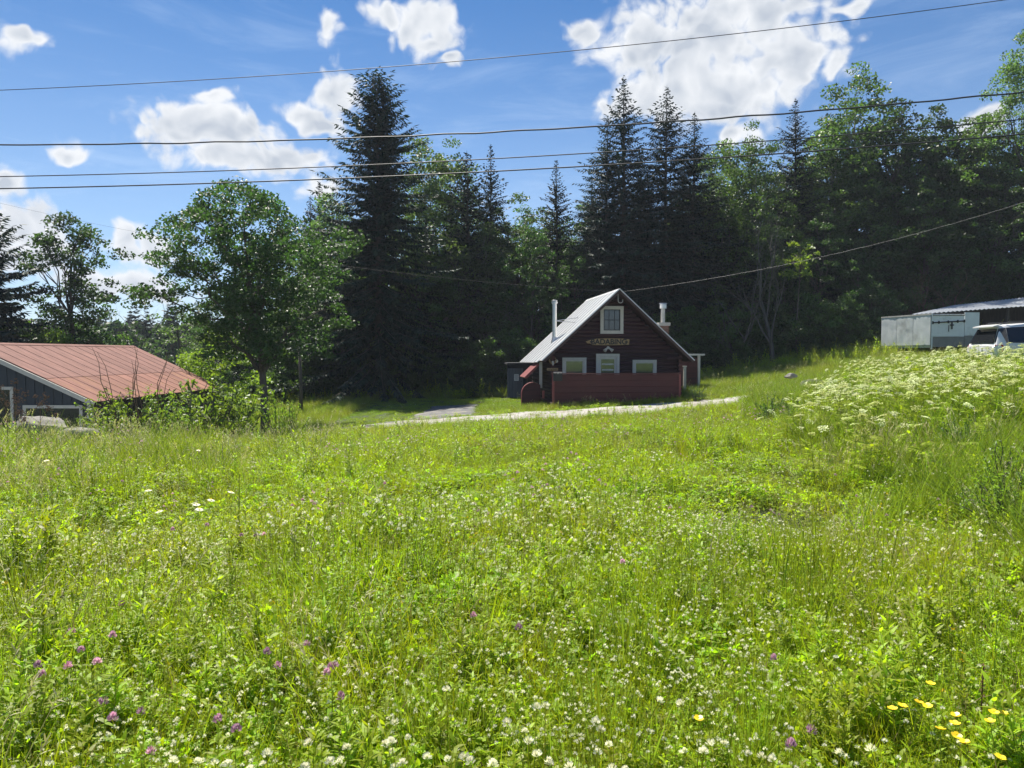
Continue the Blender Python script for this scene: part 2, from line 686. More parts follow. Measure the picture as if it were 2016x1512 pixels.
# ------------------------------------------------------------------ building materials
M['log'] = surf('log_stain', (0.034, 0.0085, 0.0125), 0.75, 5.0, 0.35, 0.35, stretch=(0.3, 3, 3), rnd=0.22)
M['logend'] = surf('log_end', (0.085, 0.030, 0.026), 0.85, 9.0, 0.4, 0.4, rnd=0.25)
M['redboard'] = surf('red_board', (0.072, 0.013, 0.013), 0.65, 4.0, 0.4, 0.2, stretch=(0.25, 3, 3), rnd=0.10)
M['redlit'] = surf('sunlit_red_trim', (0.20, 0.045, 0.045), 0.55, 5.0, 0.2, 0.15)  # lighter red than the boards: sun on edges and hood, put into the colour
M['browntrim'] = surf('brown_trim', (0.060, 0.030, 0.026), 0.7, 5.0, 0.25, 0.2)
M['white'] = surf('white_paint', (0.52, 0.50, 0.45), 0.55, 6.0, 0.12, 0.1)
M['whiteold'] = surf('weathered_white_paint', (0.55, 0.53, 0.48), 0.6, 4.0, 0.2, 0.15, color2=(0.35, 0.32, 0.28), patch=(3, .55, .7))
M['roofmetal'] = surf('pale_roof_metal', (0.60, 0.61, 0.61), 0.42, 2.5, 0.10, 0.08, metal=0.25, rnd=0.04, color2=(0.58, 0.57, 0.56), patch=(1.1, .52, .72))
M['steel'] = surf('galvanised_steel', (0.62, 0.62, 0.60), 0.3, 6.0, 0.12, 0.05, metal=0.9)
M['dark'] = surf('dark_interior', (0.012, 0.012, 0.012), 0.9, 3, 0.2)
M['brick'] = surf('chimney_brick', (0.17, 0.09, 0.065), 0.9, 12, 0.3, 0.4, rnd=0.25)
M['concrete'] = surf('concrete', (0.42, 0.40, 0.36), 0.9, 9, 0.2, 0.3)
M['signwood'] = surf('sign_wood', (0.35, 0.235, 0.105), 0.6, 6, 0.3, 0.2, stretch=(0.3, 3, 3))
M['black'] = surf('black_paint', (0.012, 0.012, 0.013), 0.45, 5, 0.2)
M['paper'] = surf('paper', (0.74, 0.74, 0.72), 0.8, 5, 0.05)
M['greydoor'] = surf('grey_plank', (0.10, 0.115, 0.14), 0.75, 5, 0.2, 0.2, stretch=(3, 3, .3), rnd=0.06)
M['shedwall'] = surf('dark_shed_board', (0.022, 0.026, 0.032), 0.8, 5, 0.3, 0.2)
M['slate'] = surf('slate_blue_board', (0.034, 0.044, 0.056), 0.7, 5, 0.2, 0.2, stretch=(3, 3, .3), rnd=0.07)
M['rust'] = surf('rust_red_roof_metal', (0.215, 0.112, 0.092), 0.75, 2.2, 0.34, 0.15, stretch=(.5, 3.0, 1), rnd=0.08, color2=(0.25, 0.13, 0.10), patch=(1.3, .5, .72), spec=0.12)
M['rustlow'] = surf('rusty_roof_metal', (0.235, 0.115, 0.088), 0.75, 2.2, 0.34, 0.15, stretch=(.35, 2.2, 1), rnd=0.12, color2=(0.30, 0.165, 0.085), patch=(1.0, .48, .72), spec=0.12)
M['oldboard'] = surf('weathered_brown_board', (0.06, 0.045, 0.036), 0.9, 5, 0.4, 0.4, stretch=(3, 3, .3), rnd=0.3)


def glassy(name, col, rough=0.06, spec=0.9):
    m, nt, p = new_mat(name)
    p.inputs['Base Color'].default_value = (*col, 1)
    p.inputs['Roughness'].default_value = rough
    p.inputs['Specular IOR Level'].default_value = spec
    no = nt.nodes.new('ShaderNodeTexNoise')
    no.inputs['Scale'].default_value = 1.5
    bn = nt.nodes.new('ShaderNodeBump')
    bn.inputs['Strength'].default_value = 0.05
    nt.links.new(no.outputs['Fac'], bn.inputs['Height'])
    nt.links.new(bn.outputs[0], p.inputs['Normal'])
    return m


M['glass'] = glassy('window_glass', (0.02, 0.024, 0.024), 0.05, 1.0)
m_, nt_, p_ = new_mat('bright_window_glass')     # panes that mirror the meadow
p_.inputs['Base Color'].default_value = (0.19, 0.20, 0.20, 1)
p_.inputs['Metallic'].default_value = 0.75
p_.inputs['Roughness'].default_value = 0.12
M['mirrorglass'] = m_

# ------------------------------------------------------------------ the log cabin
CAB_O = Vector((4.92, 34.5, float(ground(4.9, 34.5)) - 0.02))
CAB_R = R(6.4)
CABM = Matrix.Translation(CAB_O) @ Matrix.Rotation(CAB_R, 4, 'Z')
_ci = CABM.inverted()
_co = _ci @ Vector((0, 0, EYE))


def cab_xz(u, v, yl):
    """local x, z on the cabin's plane y = yl behind a photo pixel"""
    d = _ci.to_3x3() @ pix_dir(u, v)
    k = (yl - _co.y) / d.y
    p = _co + d * k
    return p.x, p.z


cabin = empty('log_cabin', CAB_O, CAB_R)
tag(cabin, 'small dark red log cabin with steep pale metal roof and solid red porch front', 'cabin')
px_, pz_ = cab_xz(1220, 570, -0.6)
RX, RZ = px_, pz_                       # ridge
ex_, ez_ = cab_xz(1072, 705, -0.6)
ex2, ez2 = cab_xz(1371, 716, -0.6)
SL = ((RZ - ez_) / (RX - ex_) + (RZ - ez2) / (ex2 - RX)) / 2
HALF = ((RX - ex_) + (ex2 - RX)) / 2
YF, YB = -0.62, 6.5
W2 = 3.02                               # half width of the log walls
pitch = math.atan(SL)
slope_len = HALF / math.cos(pitch)
TH = 0.07


def half_at(z):
    return max(0.0, min(W2, (RZ - 0.10 - z) / SL - 0.06))


LD = 0.19
k = 0
z = LD * 0.5
log_mesh_cache = {}
while z < RZ - 0.35:
    h = half_at(z + LD / 2)
    if h < 0.12:
        break
    b = MB()
    xa, xb = RX - h, RX + h
    pts = [(xa, 0, 0), (xa * .5 + xb * .5, 0, 0), (xb, 0, 0)]
    b.tube([(xa, 0, 0), (xb, 0, 0)], LD * 0.54, 8)
    b.build('log', M['log'], cabin, (0, 0.09, z))
    z += LD * 0.985
# side wall logs run front to back, their ends show at the corners
for sx in (-1, 1):
    base = None
    z = 0.02
    for k in range(30):
        if z > RZ - SL * (W2 + 0.05) - 0.16:
            break
        if base is None:
            b = MB()
            b.tube([(0, -0.24, 0), (0, 6.1, 0)], LD * 0.53, 10, cap=False)
            b.tube([(0, -0.24, 0), (0, -0.20, 0)], LD * 0.53, 10, m=1)
            base = b.mesh('log', [M['log'], M['logend']])
        jx = random.uniform(-.02, .02)
        link('log', base, cabin, (RX + sx * (W2 + 0.0) + jx, random.uniform(-.05, .03), z))
        z += LD * 0.97
b = MB()
b.prism([(RX - W2, 0), (RX + W2, 0), (RX + W2, RZ - SL * W2 - .12), (RX, RZ - .18), (RX - W2, RZ - SL * W2 - .12)], 5.95, 6.1, 'y')
b.build('rear_wall', M['log'], cabin)
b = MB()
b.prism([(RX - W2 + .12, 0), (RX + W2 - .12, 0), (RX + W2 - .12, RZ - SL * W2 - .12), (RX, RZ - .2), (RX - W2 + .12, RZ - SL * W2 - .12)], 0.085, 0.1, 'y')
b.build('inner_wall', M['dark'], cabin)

# roof: sheets of metal with standing seams, each a piece
npan = 8
pw = (YB - YF) / npan
for sx in (-1, 1):
    for i in range(npan):
        ya = YF + i * pw
        ext = 0.0
        if sx < 0:
            ext = (0.0, 0.12, 0.16, 0.16, 0.17, 0.18, 0.18, 0.2)[i]
        L_ = slope_len + ext
        b = MB()
        nrm = Vector((sx * math.sin(pitch), 0, math.cos(pitch)))
        dwn = Vector((sx * math.cos(pitch), 0, -math.sin(pitch)))
        a0 = Vector((RX, 0, RZ))
        def P(s, y, t):
            q = a0 + dwn * s + nrm * t
            return (q.x, y, q.z)
        vs = [P(0, ya + .004, 0), P(0, ya + pw - .004, 0), P(L_, ya + pw - .004, 0), P(L_, ya + .004, 0),
              P(0, ya + .004, .025), P(0, ya + pw - .004, .025), P(L_, ya + pw - .004, .025), P(L_, ya + .004, .025)]
        fs = [(0, 1, 2, 3), (7, 6, 5, 4), (0, 4, 5, 1), (1, 5, 6, 2), (2, 6, 7, 3), (3, 7, 4, 0)]
        b.add(vs, fs)
        for yy in (ya + .012, ya + pw * .5):
            hh = .05 if yy < ya + .1 else .036
            vs = [P(0, yy, .02), P(0, yy + .03, .02), P(L_, yy + .03, .02), P(L_, yy, .02), P(0, yy + .008, hh), P(0, yy + .022, hh), P(L_, yy + .022, hh), P(L_, yy + .008, hh)]
            b.add(vs, fs)
        b.build('roof_panel', M['roofmetal'], cabin)
    # boards under the metal and the rake board along the front edge
    b = MB()
    a0 = Vector((RX, 0, RZ))
    vs = []
    for (s, t) in ((0, -.004), (slope_len - .02, -.004), (slope_len - .02, -.075), (0, -.075)):
        q = a0 + dwn * s + nrm * t
        vs.append((q.x, q.z))
    b.prism(vs, YF + .05, YB - .05, 'y')
    b.build('roof_deck', M['browntrim'], cabin)
    b = MB()
    vs = []
    for (s, t) in ((0, -.006), (slope_len - .01, -.006), (slope_len - .01, -.11), (0, -.11)):
        q = a0 + dwn * s + nrm * t
        vs.append((q.x, q.z))
    b.prism(vs, YF + .005, YF + .045, 'y')
    b.build('rake_board', M['browntrim'], cabin)
b = MB()
b.prism([(RX - .14, RZ - .14 * SL + .05), (RX, RZ + .055), (RX + .14, RZ - .14 * SL + .05), (RX + .13, RZ - .14 * SL + .03), (RX, RZ + .04), (RX - .13, RZ - .14 * SL + .03)], YF - .01, YB, 'y')
b.build('ridge_cap', M['roofmetal'], cabin)


def framed_window(u0, v0, u1, v1, name, border, yl=-0.02, glass='mirrorglass', mull=0, parent=cabin, chip=False):
    xa, za = cab_xz(u0, v1, yl)
    xb, zb = cab_xz(u1, v0, yl)
    b = MB()
    d = 0.07
    yc = yl - d / 2
    bw = border
    xm, zm = (xa + xb) / 2, (za + zb) / 2
    b.box((xm, yc, zb - bw / 2), (xb - xa, d, bw))
    b.box((xm, yc, za + bw / 2), (xb - xa, d, bw))
    b.box((xa + bw / 2, yc, zm), (bw, d - .004, zb - za - 2 * bw))
    b.box((xb - bw / 2, yc, zm), (bw, d - .004, zb - za - 2 * bw))
    fr = b.build(name, M['white'], parent)
    # inner sash
    b = MB()
    sw = 0.045
    ia, ib, ja, jb = xa + bw, xb - bw, za + bw, zb - bw
    ys = yl - .018
    b.box((xm, ys, jb - sw / 2), (ib - ia, .03, sw))
    b.box((xm, ys, ja + sw / 2), (ib - ia, .03, sw))
    b.box((ia + sw / 2, ys, zm), (sw, .028, jb - ja - 2 * sw))
    b.box((ib - sw / 2, ys, zm), (sw, .028, jb - ja - 2 * sw))
    for q in range(mull):
        b.box((ia + (ib - ia) * (q + 1) / (mull + 1), ys, zm), (.022, .024, jb - ja - 2 * sw))
    if mull:
        b.box((xm, ys - .002, zm), (ib - ia - 2 * sw, .024, .03))
    b.build('sash', M['whiteold'] if glass == 'mirrorglass' else M['black'], fr)
    b = MB()
    b.box((xm, yl - .008, zm), (ib - ia - 2 * sw, .006, jb - ja - 2 * sw))
    b.build('pane', M[glass], fr)
    return fr


framed_window(1181.5, 603, 1227, 657, 'window', 0.15, -0.02, 'glass', 2)
framed_window(1107, 704, 1154, 745, 'window', 0.13)
framed_window(1245, 708.5, 1292, 750, 'window', 0.12)
# door with a window of pale curtain behind
xa, za = cab_xz(1173, 790, -0.02)
xb, zb = cab_xz(1219, 696.5, -0.02)
door = empty('door', (0, 0, 0))
door.parent = cabin
b = MB()
za = 0.08
b.box(((xa + xb) / 2, -.055, zb - .065), (xb - xa, .07, .13))
b.box((xa + .065, -.055, (za + zb) / 2 - .065), (.13, .066, zb - za - .13))
b.box((xb - .065, -.055, (za + zb) / 2 - .065), (.13, .066, zb - za - .13))
b.build('door_frame', M['white'], door)
b = MB()
da, db, dt = xa + .135, xb - .135, zb - .135
b.box(((da + db) / 2, -.035, za + .55), (db - da, .03, 1.1))
b.box(((da + db) / 2, -.035, dt - .06), (db - da, .03, .12))
b.box((da + .05, -.036, (za + 1.1 + dt - .12) / 2), (.1, .028, dt - .12 - za - 1.1))
b.box((db - .05, -.036, (za + 1.1 + dt - .12) / 2), (.1, .028, dt - .12 - za - 1.1))
b.build('door_leaf', M['white'], door)
b = MB()
b.box(((da + db) / 2, -.03, (za + 1.1 + dt - .12) / 2), (db - da - .2, .008, dt - .12 - za - 1.1))
b.build('pane', M['mirrorglass'], door)
for i, zz in enumerate((.30, .56)):
    b = MB()
    b.box(((da + db) / 2, -.0385, za + 1.1 + zz), (db - da - .28, .006, .07))
    b.build('curtain_band', M['whiteold'], door)
b = MB()
b.tube([(db - .06, -.05, za + 1.0), (db - .06, -.11, za + 1.0)], [.03, .036], 8)
b.build('handle', M['steel'], door)

# the porch with its solid board front
YP = -1.9
xl, zt = cab_xz(1088, 735, YP)
xr, _z = cab_xz(1340, 730, YP)
zt = 1.32
b0 = None
nb = 5
bh = (zt + 0.02) / nb
for i in range(nb):
    b = MB()
    b.box(((xl + xr) / 2, YP + .005 * (i % 2), -0.02 + bh * (i + .5)), (xr - xl - .16, .045, bh - .012))
    b.build('porch_board', M['redboard'], cabin)
b = MB()
b.box(((xl + xr) / 2, YP, zt + .028), (xr - xl + .04, .16, .05))
b.build('porch_rail', M['redboard'], cabin)
for x in (xl + .04, xr - .04):
    b = MB()
    b.box((x, YP, zt / 2 - .05), (.085, .09, zt + .09))
    b.build('porch_post', M['redlit'], cabin)
for x in (xr - .02,):
    for i in range(nb):
        b = MB()
        b.box((x, YP / 2 - .18, -0.02 + bh * (i + .5)), (.04, -YP - .45, bh - .012))
        b.build('porch_board', M['redboard'], cabin)
b = MB()
b.box(((xl + xr) / 2, YP / 2, .02), (xr - xl - .1, -YP - .1, .06))
b.build('porch_floor', M['browntrim'], cabin)
b = MB()
b.box(((xl + xr) / 2, YP + .05, zt / 2), (xr - xl - .2, .03, zt - .02))
b.build('porch_lining', M['redboard'], cabin)
# white corner post on the flank, seen past the log ends
xw, zw0 = cab_xz(1064.5, 764, 0.55)
_x, zw1 = cab_xz(1066, 710, 0.55)
b = MB()
b.box((xw, .55, (zw0 + zw1) / 2), (.13, .13, zw1 - zw0))
b.build('corner_post', M['white'], cabin)
xw, zw = cab_xz(1070, 777, -0.3)
b = MB()
b.box((xw, -.3, zw), (.09, .08, .34))
b.build('short_post', M['redlit'], cabin)
# slanted red hood beside the flank, with its strut, and the arched red step wall
b = MB()
x0, z0 = cab_xz(1029, 742, 1.4)
x1, z1 = cab_xz(1057, 715, 1.4)
dx, dz = x1 - x0, z1 - z0
b.prism([(x0, z0), (x1, z1), (x1 + .02, z1 - .10), (x0 + .10, z0 - .07)], .75, 2.6, 'y')
b.build('side_hood', M['redlit'], cabin)
b = MB()
x2, z2 = cab_xz(1041, 741, 1.4)
x3, z3 = cab_xz(1062, 757, 1.4)
b.tube([(x2 - .05, 1.2, z2), (x3, 1.2, z3)], .035, 6)
b.build('hood_strut', M['black'], cabin)
b = MB()
b.tube([(x2 + .02, 2.2, z2 + .1), (x2 + .02, 2.2, -.2)], .05, 6)
b.build('hood_post', M['black'], cabin)
b = MB()
xa_, zb_ = cab_xz(1026.5, 787, .5)
xb_, zt_ = cab_xz(1063, 752.5, .5)
prof = [(xa_, -.35)]
rr_ = (xb_ - xa_) * .62
for k in range(0, 9):
    a = math.pi - k / 8 * math.pi / 2
    prof.append((xa_ + rr_ + rr_ * math.cos(a), zt_ - rr_ + rr_ * math.sin(a)))
prof += [(xb_ - .12, zt_ - .05), (xb_, zt_ - .12), (xb_, -.35)]
b.prism(prof, .35, .44, 'y')
b.build('step_wall', M['redboard'], cabin)
b = MB()
for i in range(len(prof) - 3):
    (p, q), (r, s) = prof[i], prof[i + 1]
    b.add([(p - .02, .30, q + .01), (r - .02, .30, s + .01), (r - .02, .52, s + .01), (p - .02, .52, q + .01), (p + .01, .30, q - .015), (r + .01, .30, s - .015), (r + .01, .52, s - .015), (p + .01, .52, q - .015)],
          [(0, 3, 2, 1), (0, 1, 5, 4), (3, 7, 6, 2), (4, 5, 6, 7)])
b.build('step_wall_cap', M['redlit'], cabin)  # the arch's sunlit edge, its brightness painted as lighter red
# annex at the right: red wall, flat awning, white posts
b = MB()
x0, z0 = cab_xz(1352, 748, 2.6)
x1, z1 = cab_xz(1374, 704, 2.6)
b.box(((x0 + x1) / 2 - .25, 3.4, z1 / 2 - .1), (x1 - x0 + .5, 1.6, z1 + .2))
b.build('annex_wall', M['redboard'], cabin)
b = MB()
x2, z2 = cab_xz(1383, 699, 2.3)
b.box(((x0 + x2) / 2, 2.9, z2 + .02), (x2 - x0 + .1, 1.6, .09))
b.build('annex_roof', M['whiteold'], cabin)
b = MB()
x3, _ = cab_xz(1375.5, 750, 2.2)
b.box((x3, 2.2, z2 / 2 - .12), (.11, .11, z2 + .2))
b.build('annex_post', M['white'], cabin)
b = MB()
x4, z4 = cab_xz(1348, 722, 1.6)
b.box((x4, 1.6, z4 / 2 - .1), (.12, .12, z4 + .2))
b.box((x4, 1.6, z4 + .02), (.17, .17, .04))
b.build('rail_post', M['whiteold'], cabin)
b = MB()
x4, z4 = cab_xz(1326, 705, -.3)
b.box((x4 + .05, -.28, z4), (.7, .10, .10))
b.build('eave_beam', M['log'], cabin)

# stove pipe through the near slope
_, zs1 = cab_xz(1091, 594, 2.2)
xs, zs0 = cab_xz(1091.5, 662, 2.2)
pipe = empty('stove_pipe', (xs, 2.2, 0))
pipe.parent = cabin
zr = RZ - SL * (RX - xs)
b = MB()
b.tube([(0, 0, zr - .15), (0, 0, zs1)], .105, 14)
for zz in (zr + .55, zr + 1.05):
    b.tube([(0, 0, zz), (0, 0, zz + .04)], .112, 14)
b.build('flue', M['steel'], pipe, smooth=False)
b = MB()
b.tube([(0, 0, zs1 - .1), (0, 0, zs1 - .08), (0, 0, zs1), (0, 0, zs1 + .02), (0, 0, zs1 + .06), (0, 0, zs1 + .085)], [.11, .15, .15, .11, .15, .07], 14)
b.build('rain_cap', M['steel'], pipe)
b = MB()
b.tube([(0, 0, zr - .2), (0, 0, zr + .22)], [.25, .13], 4)
b.build('flashing', M['steel'], pipe)
for (ox, oy) in ((.95, -.45), (1.25, .35)):
    b = MB()
    xx = xs + ox
    b.tube([(0, 0, zr + 1.0), (ox, oy, RZ - SL * (RX - xx) + .04)], .018, 5)
    b.build('stay_rod', M['steel'], pipe)
# brick chimney behind the far slope
xc, zc0 = cab_xz(1305, 640, 4.3)
_, zc1 = cab_xz(1303, 603, 4.3)
chim = empty('chimney', (xc, 4.3, 0))
chim.parent = cabin
zroof = RZ - SL * (xc - RX)
b = MB()
zz = zroof - .5
row = 0
core_top = zc0 - .02
b.box((0, 0, (zroof - .6 + core_top) / 2), (.40, .40, core_top - zroof + .6))
b.build('chimney_core', M['concrete'], chim)
bm_h = MB()
bm_h.box((0, 0, 0), (.205, .10, .062))
brick_mesh = bm_h.mesh('brick', M['brick'])
while zz < core_top - .05:
    for q in range(4):
        for s in (-.11, .11):
            o = link('brick', brick_mesh, chim)
            off = .05 if row % 2 else -.05
            p = Vector((s + off * .9, -.19, zz))
            o.rotation_euler = (0, 0, q * math.pi / 2)
            o.location = Matrix.Rotation(q * math.pi / 2, 3, 'Z') @ p
    zz += .075
    row += 1
b = MB()
b.box((0, 0, core_top + .06), (.62, .62, .17))
b.build('chimney_cap', M['concrete'], chim)
b = MB()
b.tube([(0, 0, core_top + .1), (0, 0, zc1 - .05)], .11, 12)
b.build('flue', M['whiteold'], chim)
b = MB()
b.tube([(0, 0, zc1 - .12), (0, 0, zc1 + .10), (0, 0, zc1 + .11)], [.19, .19, .19], 12)
b.tube([(0, 0, zc1 + .125), (0, 0, zc1 + .165)], [.225, .20], 12)
b.build('rain_cap', M['steel'], chim)
# wire drip loop at the peak
b = MB()
x0, z0 = cab_xz(1216.5, 578, -.5)
pts = []
for k in range(13):
    a = k / 12 * math.pi
    pts.append((x0 + .11 - .11 * math.cos(a), -.55, z0 - .32 - .11 * math.sin(a)))
b.tube([(x0, -.55, z0 + .1)] + pts + [(x0 + .22, -.55, z0 - .26)], .016, 5)
b.build('service_cable', M['whiteold'], cabin)

# things hung on the cabin
def cab_world(x, y, z):
    return CABM @ Vector((x, y, z))


xs0, zs0 = cab_xz(1153, 673, -0.06)
xs1, _ = cab_xz(1239, 673, -0.06)
sw = xs1 - xs0
sign = empty('name_sign', cab_world((xs0 + xs1) / 2, -.065, zs0), CAB_R)
tag(sign, 'long wooden name board reading BADABING above the cabin door', 'sign')
b = MB()
hw, hh = sw / 2, .155
prof = [(-hw, .015), (-hw * .9, -.07), (-hw * .78, -.075), (-hw * .7, -hh * .9), (-hw * .3, -hh), (hw * .55, -hh * .95), (hw * .98, -hh * .8), (hw, hh * .75), (hw * .7, hh), (0, hh * 1.06), (-hw * .5, hh * .95), (-hw * .75, hh * .62)]
b.prism(prof, -.02, .02, 'y')
b.build('board', M['signwood'], sign)
fc = bpy.data.curves.new('lettering', 'FONT')
fc.body = 'BADABING'
fc.size = .345
fc.extrude = .004
fc.offset = .011
fc.align_x = 'CENTER'
fc.align_y = 'CENTER'
fc.materials.append(M['black'])
_tmp = bpy.data.objects.new('lettering', fc)
COL.objects.link(_tmp)
bpy.context.view_layer.update()
_me = bpy.data.meshes.new_from_object(_tmp.evaluated_get(bpy.context.evaluated_depsgraph_get()))
bpy.data.objects.remove(_tmp)
fo = link('lettering', _me, sign, (.06, -.028, -.005))
fo.rotation_euler = (math.pi / 2, 0, 0)
b = MB()
for sx in (-1, 1):       # the small leaf marks at both ends of the name
    xx = .06 + sx * .83
    b.prism([(xx - .09, .0), (xx - .02, .05), (xx + .09, .02), (xx + .04, -.005), (xx + .09, -.04), (xx - .03, -.045)], -.028, -.021, 'y')
b.build('end_mark', M['black'], sign)

xf, zf = cab_xz(1197, 687, -.06)
lamp = empty('flood_lamp', cab_world(xf, -.05, zf), CAB_R)
tag(lamp, 'twin white flood lamp fixed above the cabin door', 'lamp')
b = MB()
b.tube([(0, 0, .06), (0, -.06, .06)], .065, 10)
b.build('mount', M['white'], lamp)
for sx in (-1, 1):
    b = MB()
    b.tube([(sx * .03, -.06, .05), (sx * .09, -.09, .0), (sx * .15, -.12, -.05), (sx * .19, -.14, -.085)], [.03, .045, .07, .085], 10)
    b.build('lamp_head', M['white'], lamp)

xm, zm = cab_xz(1097.5, 741, YP - .08)
mb_ = empty('letter_box', cab_world(xm, YP - .12, zm), CAB_R)
tag(mb_, 'black letter box hung at the corner of the red porch front', 'letter box')
b = MB()
b.prism([(-.10, -.2), (.07, -.2), (.07, .17), (-.02, .2), (-.10, .14)], -.19, .19, 'x')
b.build('box', M['black'], mb_)
b = MB()
b.box((0, -.108, .16), (.10, .012, .025))
b.box((0, -.108, .125), (.035, .012, .035))
b.build('emblem', M['white'], mb_)

xo, zo = cab_xz(1088, 713, -.28)
orn = empty('wall_ornament', cab_world(xo, -.30, zo), CAB_R)
tag(orn, 'weathered antler ornament on the log corner above the small plaque', 'ornament')
b = MB()
for sx in (-1, 1):
    b.tube([(sx * .02, 0, -.08), (sx * .12, -.03, -.02), (sx * .15, -.04, .12), (sx * .11, -.05, .2)], [.03, .028, .02, .008], 6)
    b.tube([(sx * .14, -.03, .03), (sx * .21, -.05, .1)], [.018, .006], 5)
b.build('antler', M['signwood'], orn)
b = MB()
b.tube([(0, 0, .02), (0, -.07, -.05), (0, -.10, -.14)], [.06, .055, .03], 8)
b.build('skull', M['whiteold'], orn)
xo, zo = cab_xz(1095.5, 711, -.28)
disc = MB()
disc.tube([(0, 0, 0), (0, -.03, 0)], .075, 16)
disc.tube([(0, -.03, 0), (0, -.034, 0)], .04, 12)
o = disc.build('round_plate', M['whiteold'], None, cab_world(xo, -.28, zo))
o.rotation_euler = (0, 0, CAB_R)
tag(o, 'small round grey plate beside the antler ornament on the logs', 'wall plate')
xo, zo = cab_xz(1087.5, 727, -.28)
plq = empty('plaque', cab_world(xo, -.30, zo), CAB_R)
tag(plq, 'narrow pale plaque of worn lettering under the antler ornament', 'plaque')
b = MB()
b.box((0, 0, 0), (.52, .03, .11))
b.build('board', M['signwood'], plq)
b = MB()
for q in range(9):
    b.box((-.2 + q * .05, -.017, .005 * (q % 3 - 1)), (.03, .006, .04 + .012 * (q % 2)))
b.build('lettering', M['black'], plq)

# ------------------------------------------------------------------ the grey outhouse behind the cabin
so = at(1019, 790, 41.5)
gz = float(ground(so.x, 41.5))
shed = empty('tool_shed', (so.x, 41.5, gz - .05), R(4))
tag(shed, 'dark tool shed with grey plank door standing behind the cabin', 'shed')
k_ = 41.5 / F
w_s = (1052 - 994) * k_
h_s = at(1019, 716, 41.5).z - gz
b = MB()
b.box((.35, 1.0, h_s / 2), (w_s - .02, 1.8, h_s))
b.build('wall', M['shedwall'], shed)
b = MB()
b.box((.35, .9, h_s + .05), (w_s + .25, 2.3, .1))
b.build('roof', M['shedwall'], shed)
sd = empty('door', (-.02, .07, 0))
sd.parent = shed
x0, x1 = (999.5 - 1019) * k_, (1031 - 1019) * k_
npk = 6
for i in range(npk):
    b = MB()
    ww = (x1 - x0) / npk
    b.box((x0 + ww * (i + .5), 0, (h_s - .22) / 2 + .05), (ww - .012, .05, h_s - .3))
    b.build('plank', M['greydoor'], sd)
b = MB()
b.tube([(x1 - .1, -.03, 1.0), (x1 - .1, -.07, 1.0)], .03, 8)
b.build('handle', M['black'], sd)
nx0, nx1 = (1013 - 1019) * k_, (1022 - 1019) * k_
nz0, nz1 = at(1019, 748, 41.4).z - gz, at(1019, 735, 41.4).z - gz
b = MB()
b.box((0, 0, 0), (nx1 - nx0, .012, nz1 - nz0))
for q in range(5):
    b.box((.0, -.008, .13 - q * .062), (.2 - .03 * (q % 2), .006, .02), m=1)
o = b.build('paper_notice', [M['paper'], M['greydoor']], None, shed.matrix_basis @ Vector(((nx0 + nx1) / 2 - .02, .032, (nz0 + nz1) / 2)))
o.rotation_euler = (0, 0, R(4))
tag(o, 'white paper notice pinned to the grey shed door', 'notice')

# ------------------------------------------------------------------ barn with rusty roof
BX, BY0, BY1 = -19.0, 25.8, 37.2
BRZ = 2.0
BHW, BDR = 4.45, 2.06
b_gz = float(ground(-16, 26)) - .3
barn = empty('barn', (BX, BY0, b_gz))
tag(barn, 'low barn with rust red metal roof and slate blue board gable', 'barn')
bsl = BDR / BHW
bp = math.atan(bsl)
bl = math.hypot(BHW, BDR)
zr_ = BRZ - b_gz
npn = 15
bw_ = (BY1 - BY0) / npn
for sx in (-1, 1):
    nrm = Vector((sx * math.sin(bp), 0, math.cos(bp)))
    dwn = Vector((sx * math.cos(bp), 0, -math.sin(bp)))
    for i in range(npn):
        ya = i * bw_
        for part in (0, 1):
            sp = bl * (0.60 + .02 * random.uniform(-1, 1))
            s0, s1 = (0, bl * .605) if part == 0 else (bl * .595, bl + random.uniform(-.02, .02))
            t0 = .012 if part == 0 else 0.0
            def P(s, y, t):
                q = Vector((0, 0, zr_)) + dwn * s + nrm * t
                return (q.x, y, q.z)
            b = MB()
            fs = [(0, 1, 2, 3), (7, 6, 5, 4), (0, 4, 5, 1), (1, 5, 6, 2), (2, 6, 7, 3), (3, 7, 4, 0)]
            vs = [P(s0, ya + .005, t0), P(s0, ya + bw_ - .005, t0), P(s1, ya + bw_ - .005, t0), P(s1, ya + .005, t0), P(s0, ya + .005, t0 + .01), P(s0, ya + bw_ - .005, t0 + .01), P(s1, ya + bw_ - .005, t0 + .01), P(s1, ya + .005, t0 + .01)]
            b.add(vs, fs)
            for (yo, hh) in ((.0, .02), (bw_ / 3, .009), (bw_ * 2 / 3, .009)):
                yy = ya + yo + .008
                wv = .035 if hh > .04 else .05
                vs = [P(s0, yy, t0), P(s0, yy + wv, t0), P(s1, yy + wv, t0), P(s1, yy, t0), P(s0, yy + .01, t0 + hh), P(s0, yy + wv - .01, t0 + hh), P(s1, yy + wv - .01, t0 + hh), P(s1, yy + .01, t0 + hh)]
                b.add(vs, fs)
            b.build('roof_panel', M['rust' if part == 0 else 'rustlow'], barn)
    # white rake board along the near gable
    for yy in (-.06, BY1 - BY0 + .02):
        b = MB()
        vs = []
        for (s, t) in ((0, -.008), (bl - .0, -.008), (bl - .0, -.16), (0, -.16)):
            q = Vector((0, 0, zr_)) + dwn * s + nrm * t
            vs.append((q.x, q.z))
        b.prism(vs, yy, yy + .04, 'y')
        b.build('rake_board', M['white'], barn)
b = MB()
b.prism([(-.16, zr_ - .03), (0, zr_ + .045), (.16, zr_ - .03), (.15, zr_ - .045), (0, zr_ + .03), (-.15, zr_ - .045)], 0, BY1 - BY0, 'y')
b.build('ridge_cap', M['rust'], barn)
wx = BHW - .28
npl = 26
pwid = 2 * wx / npl
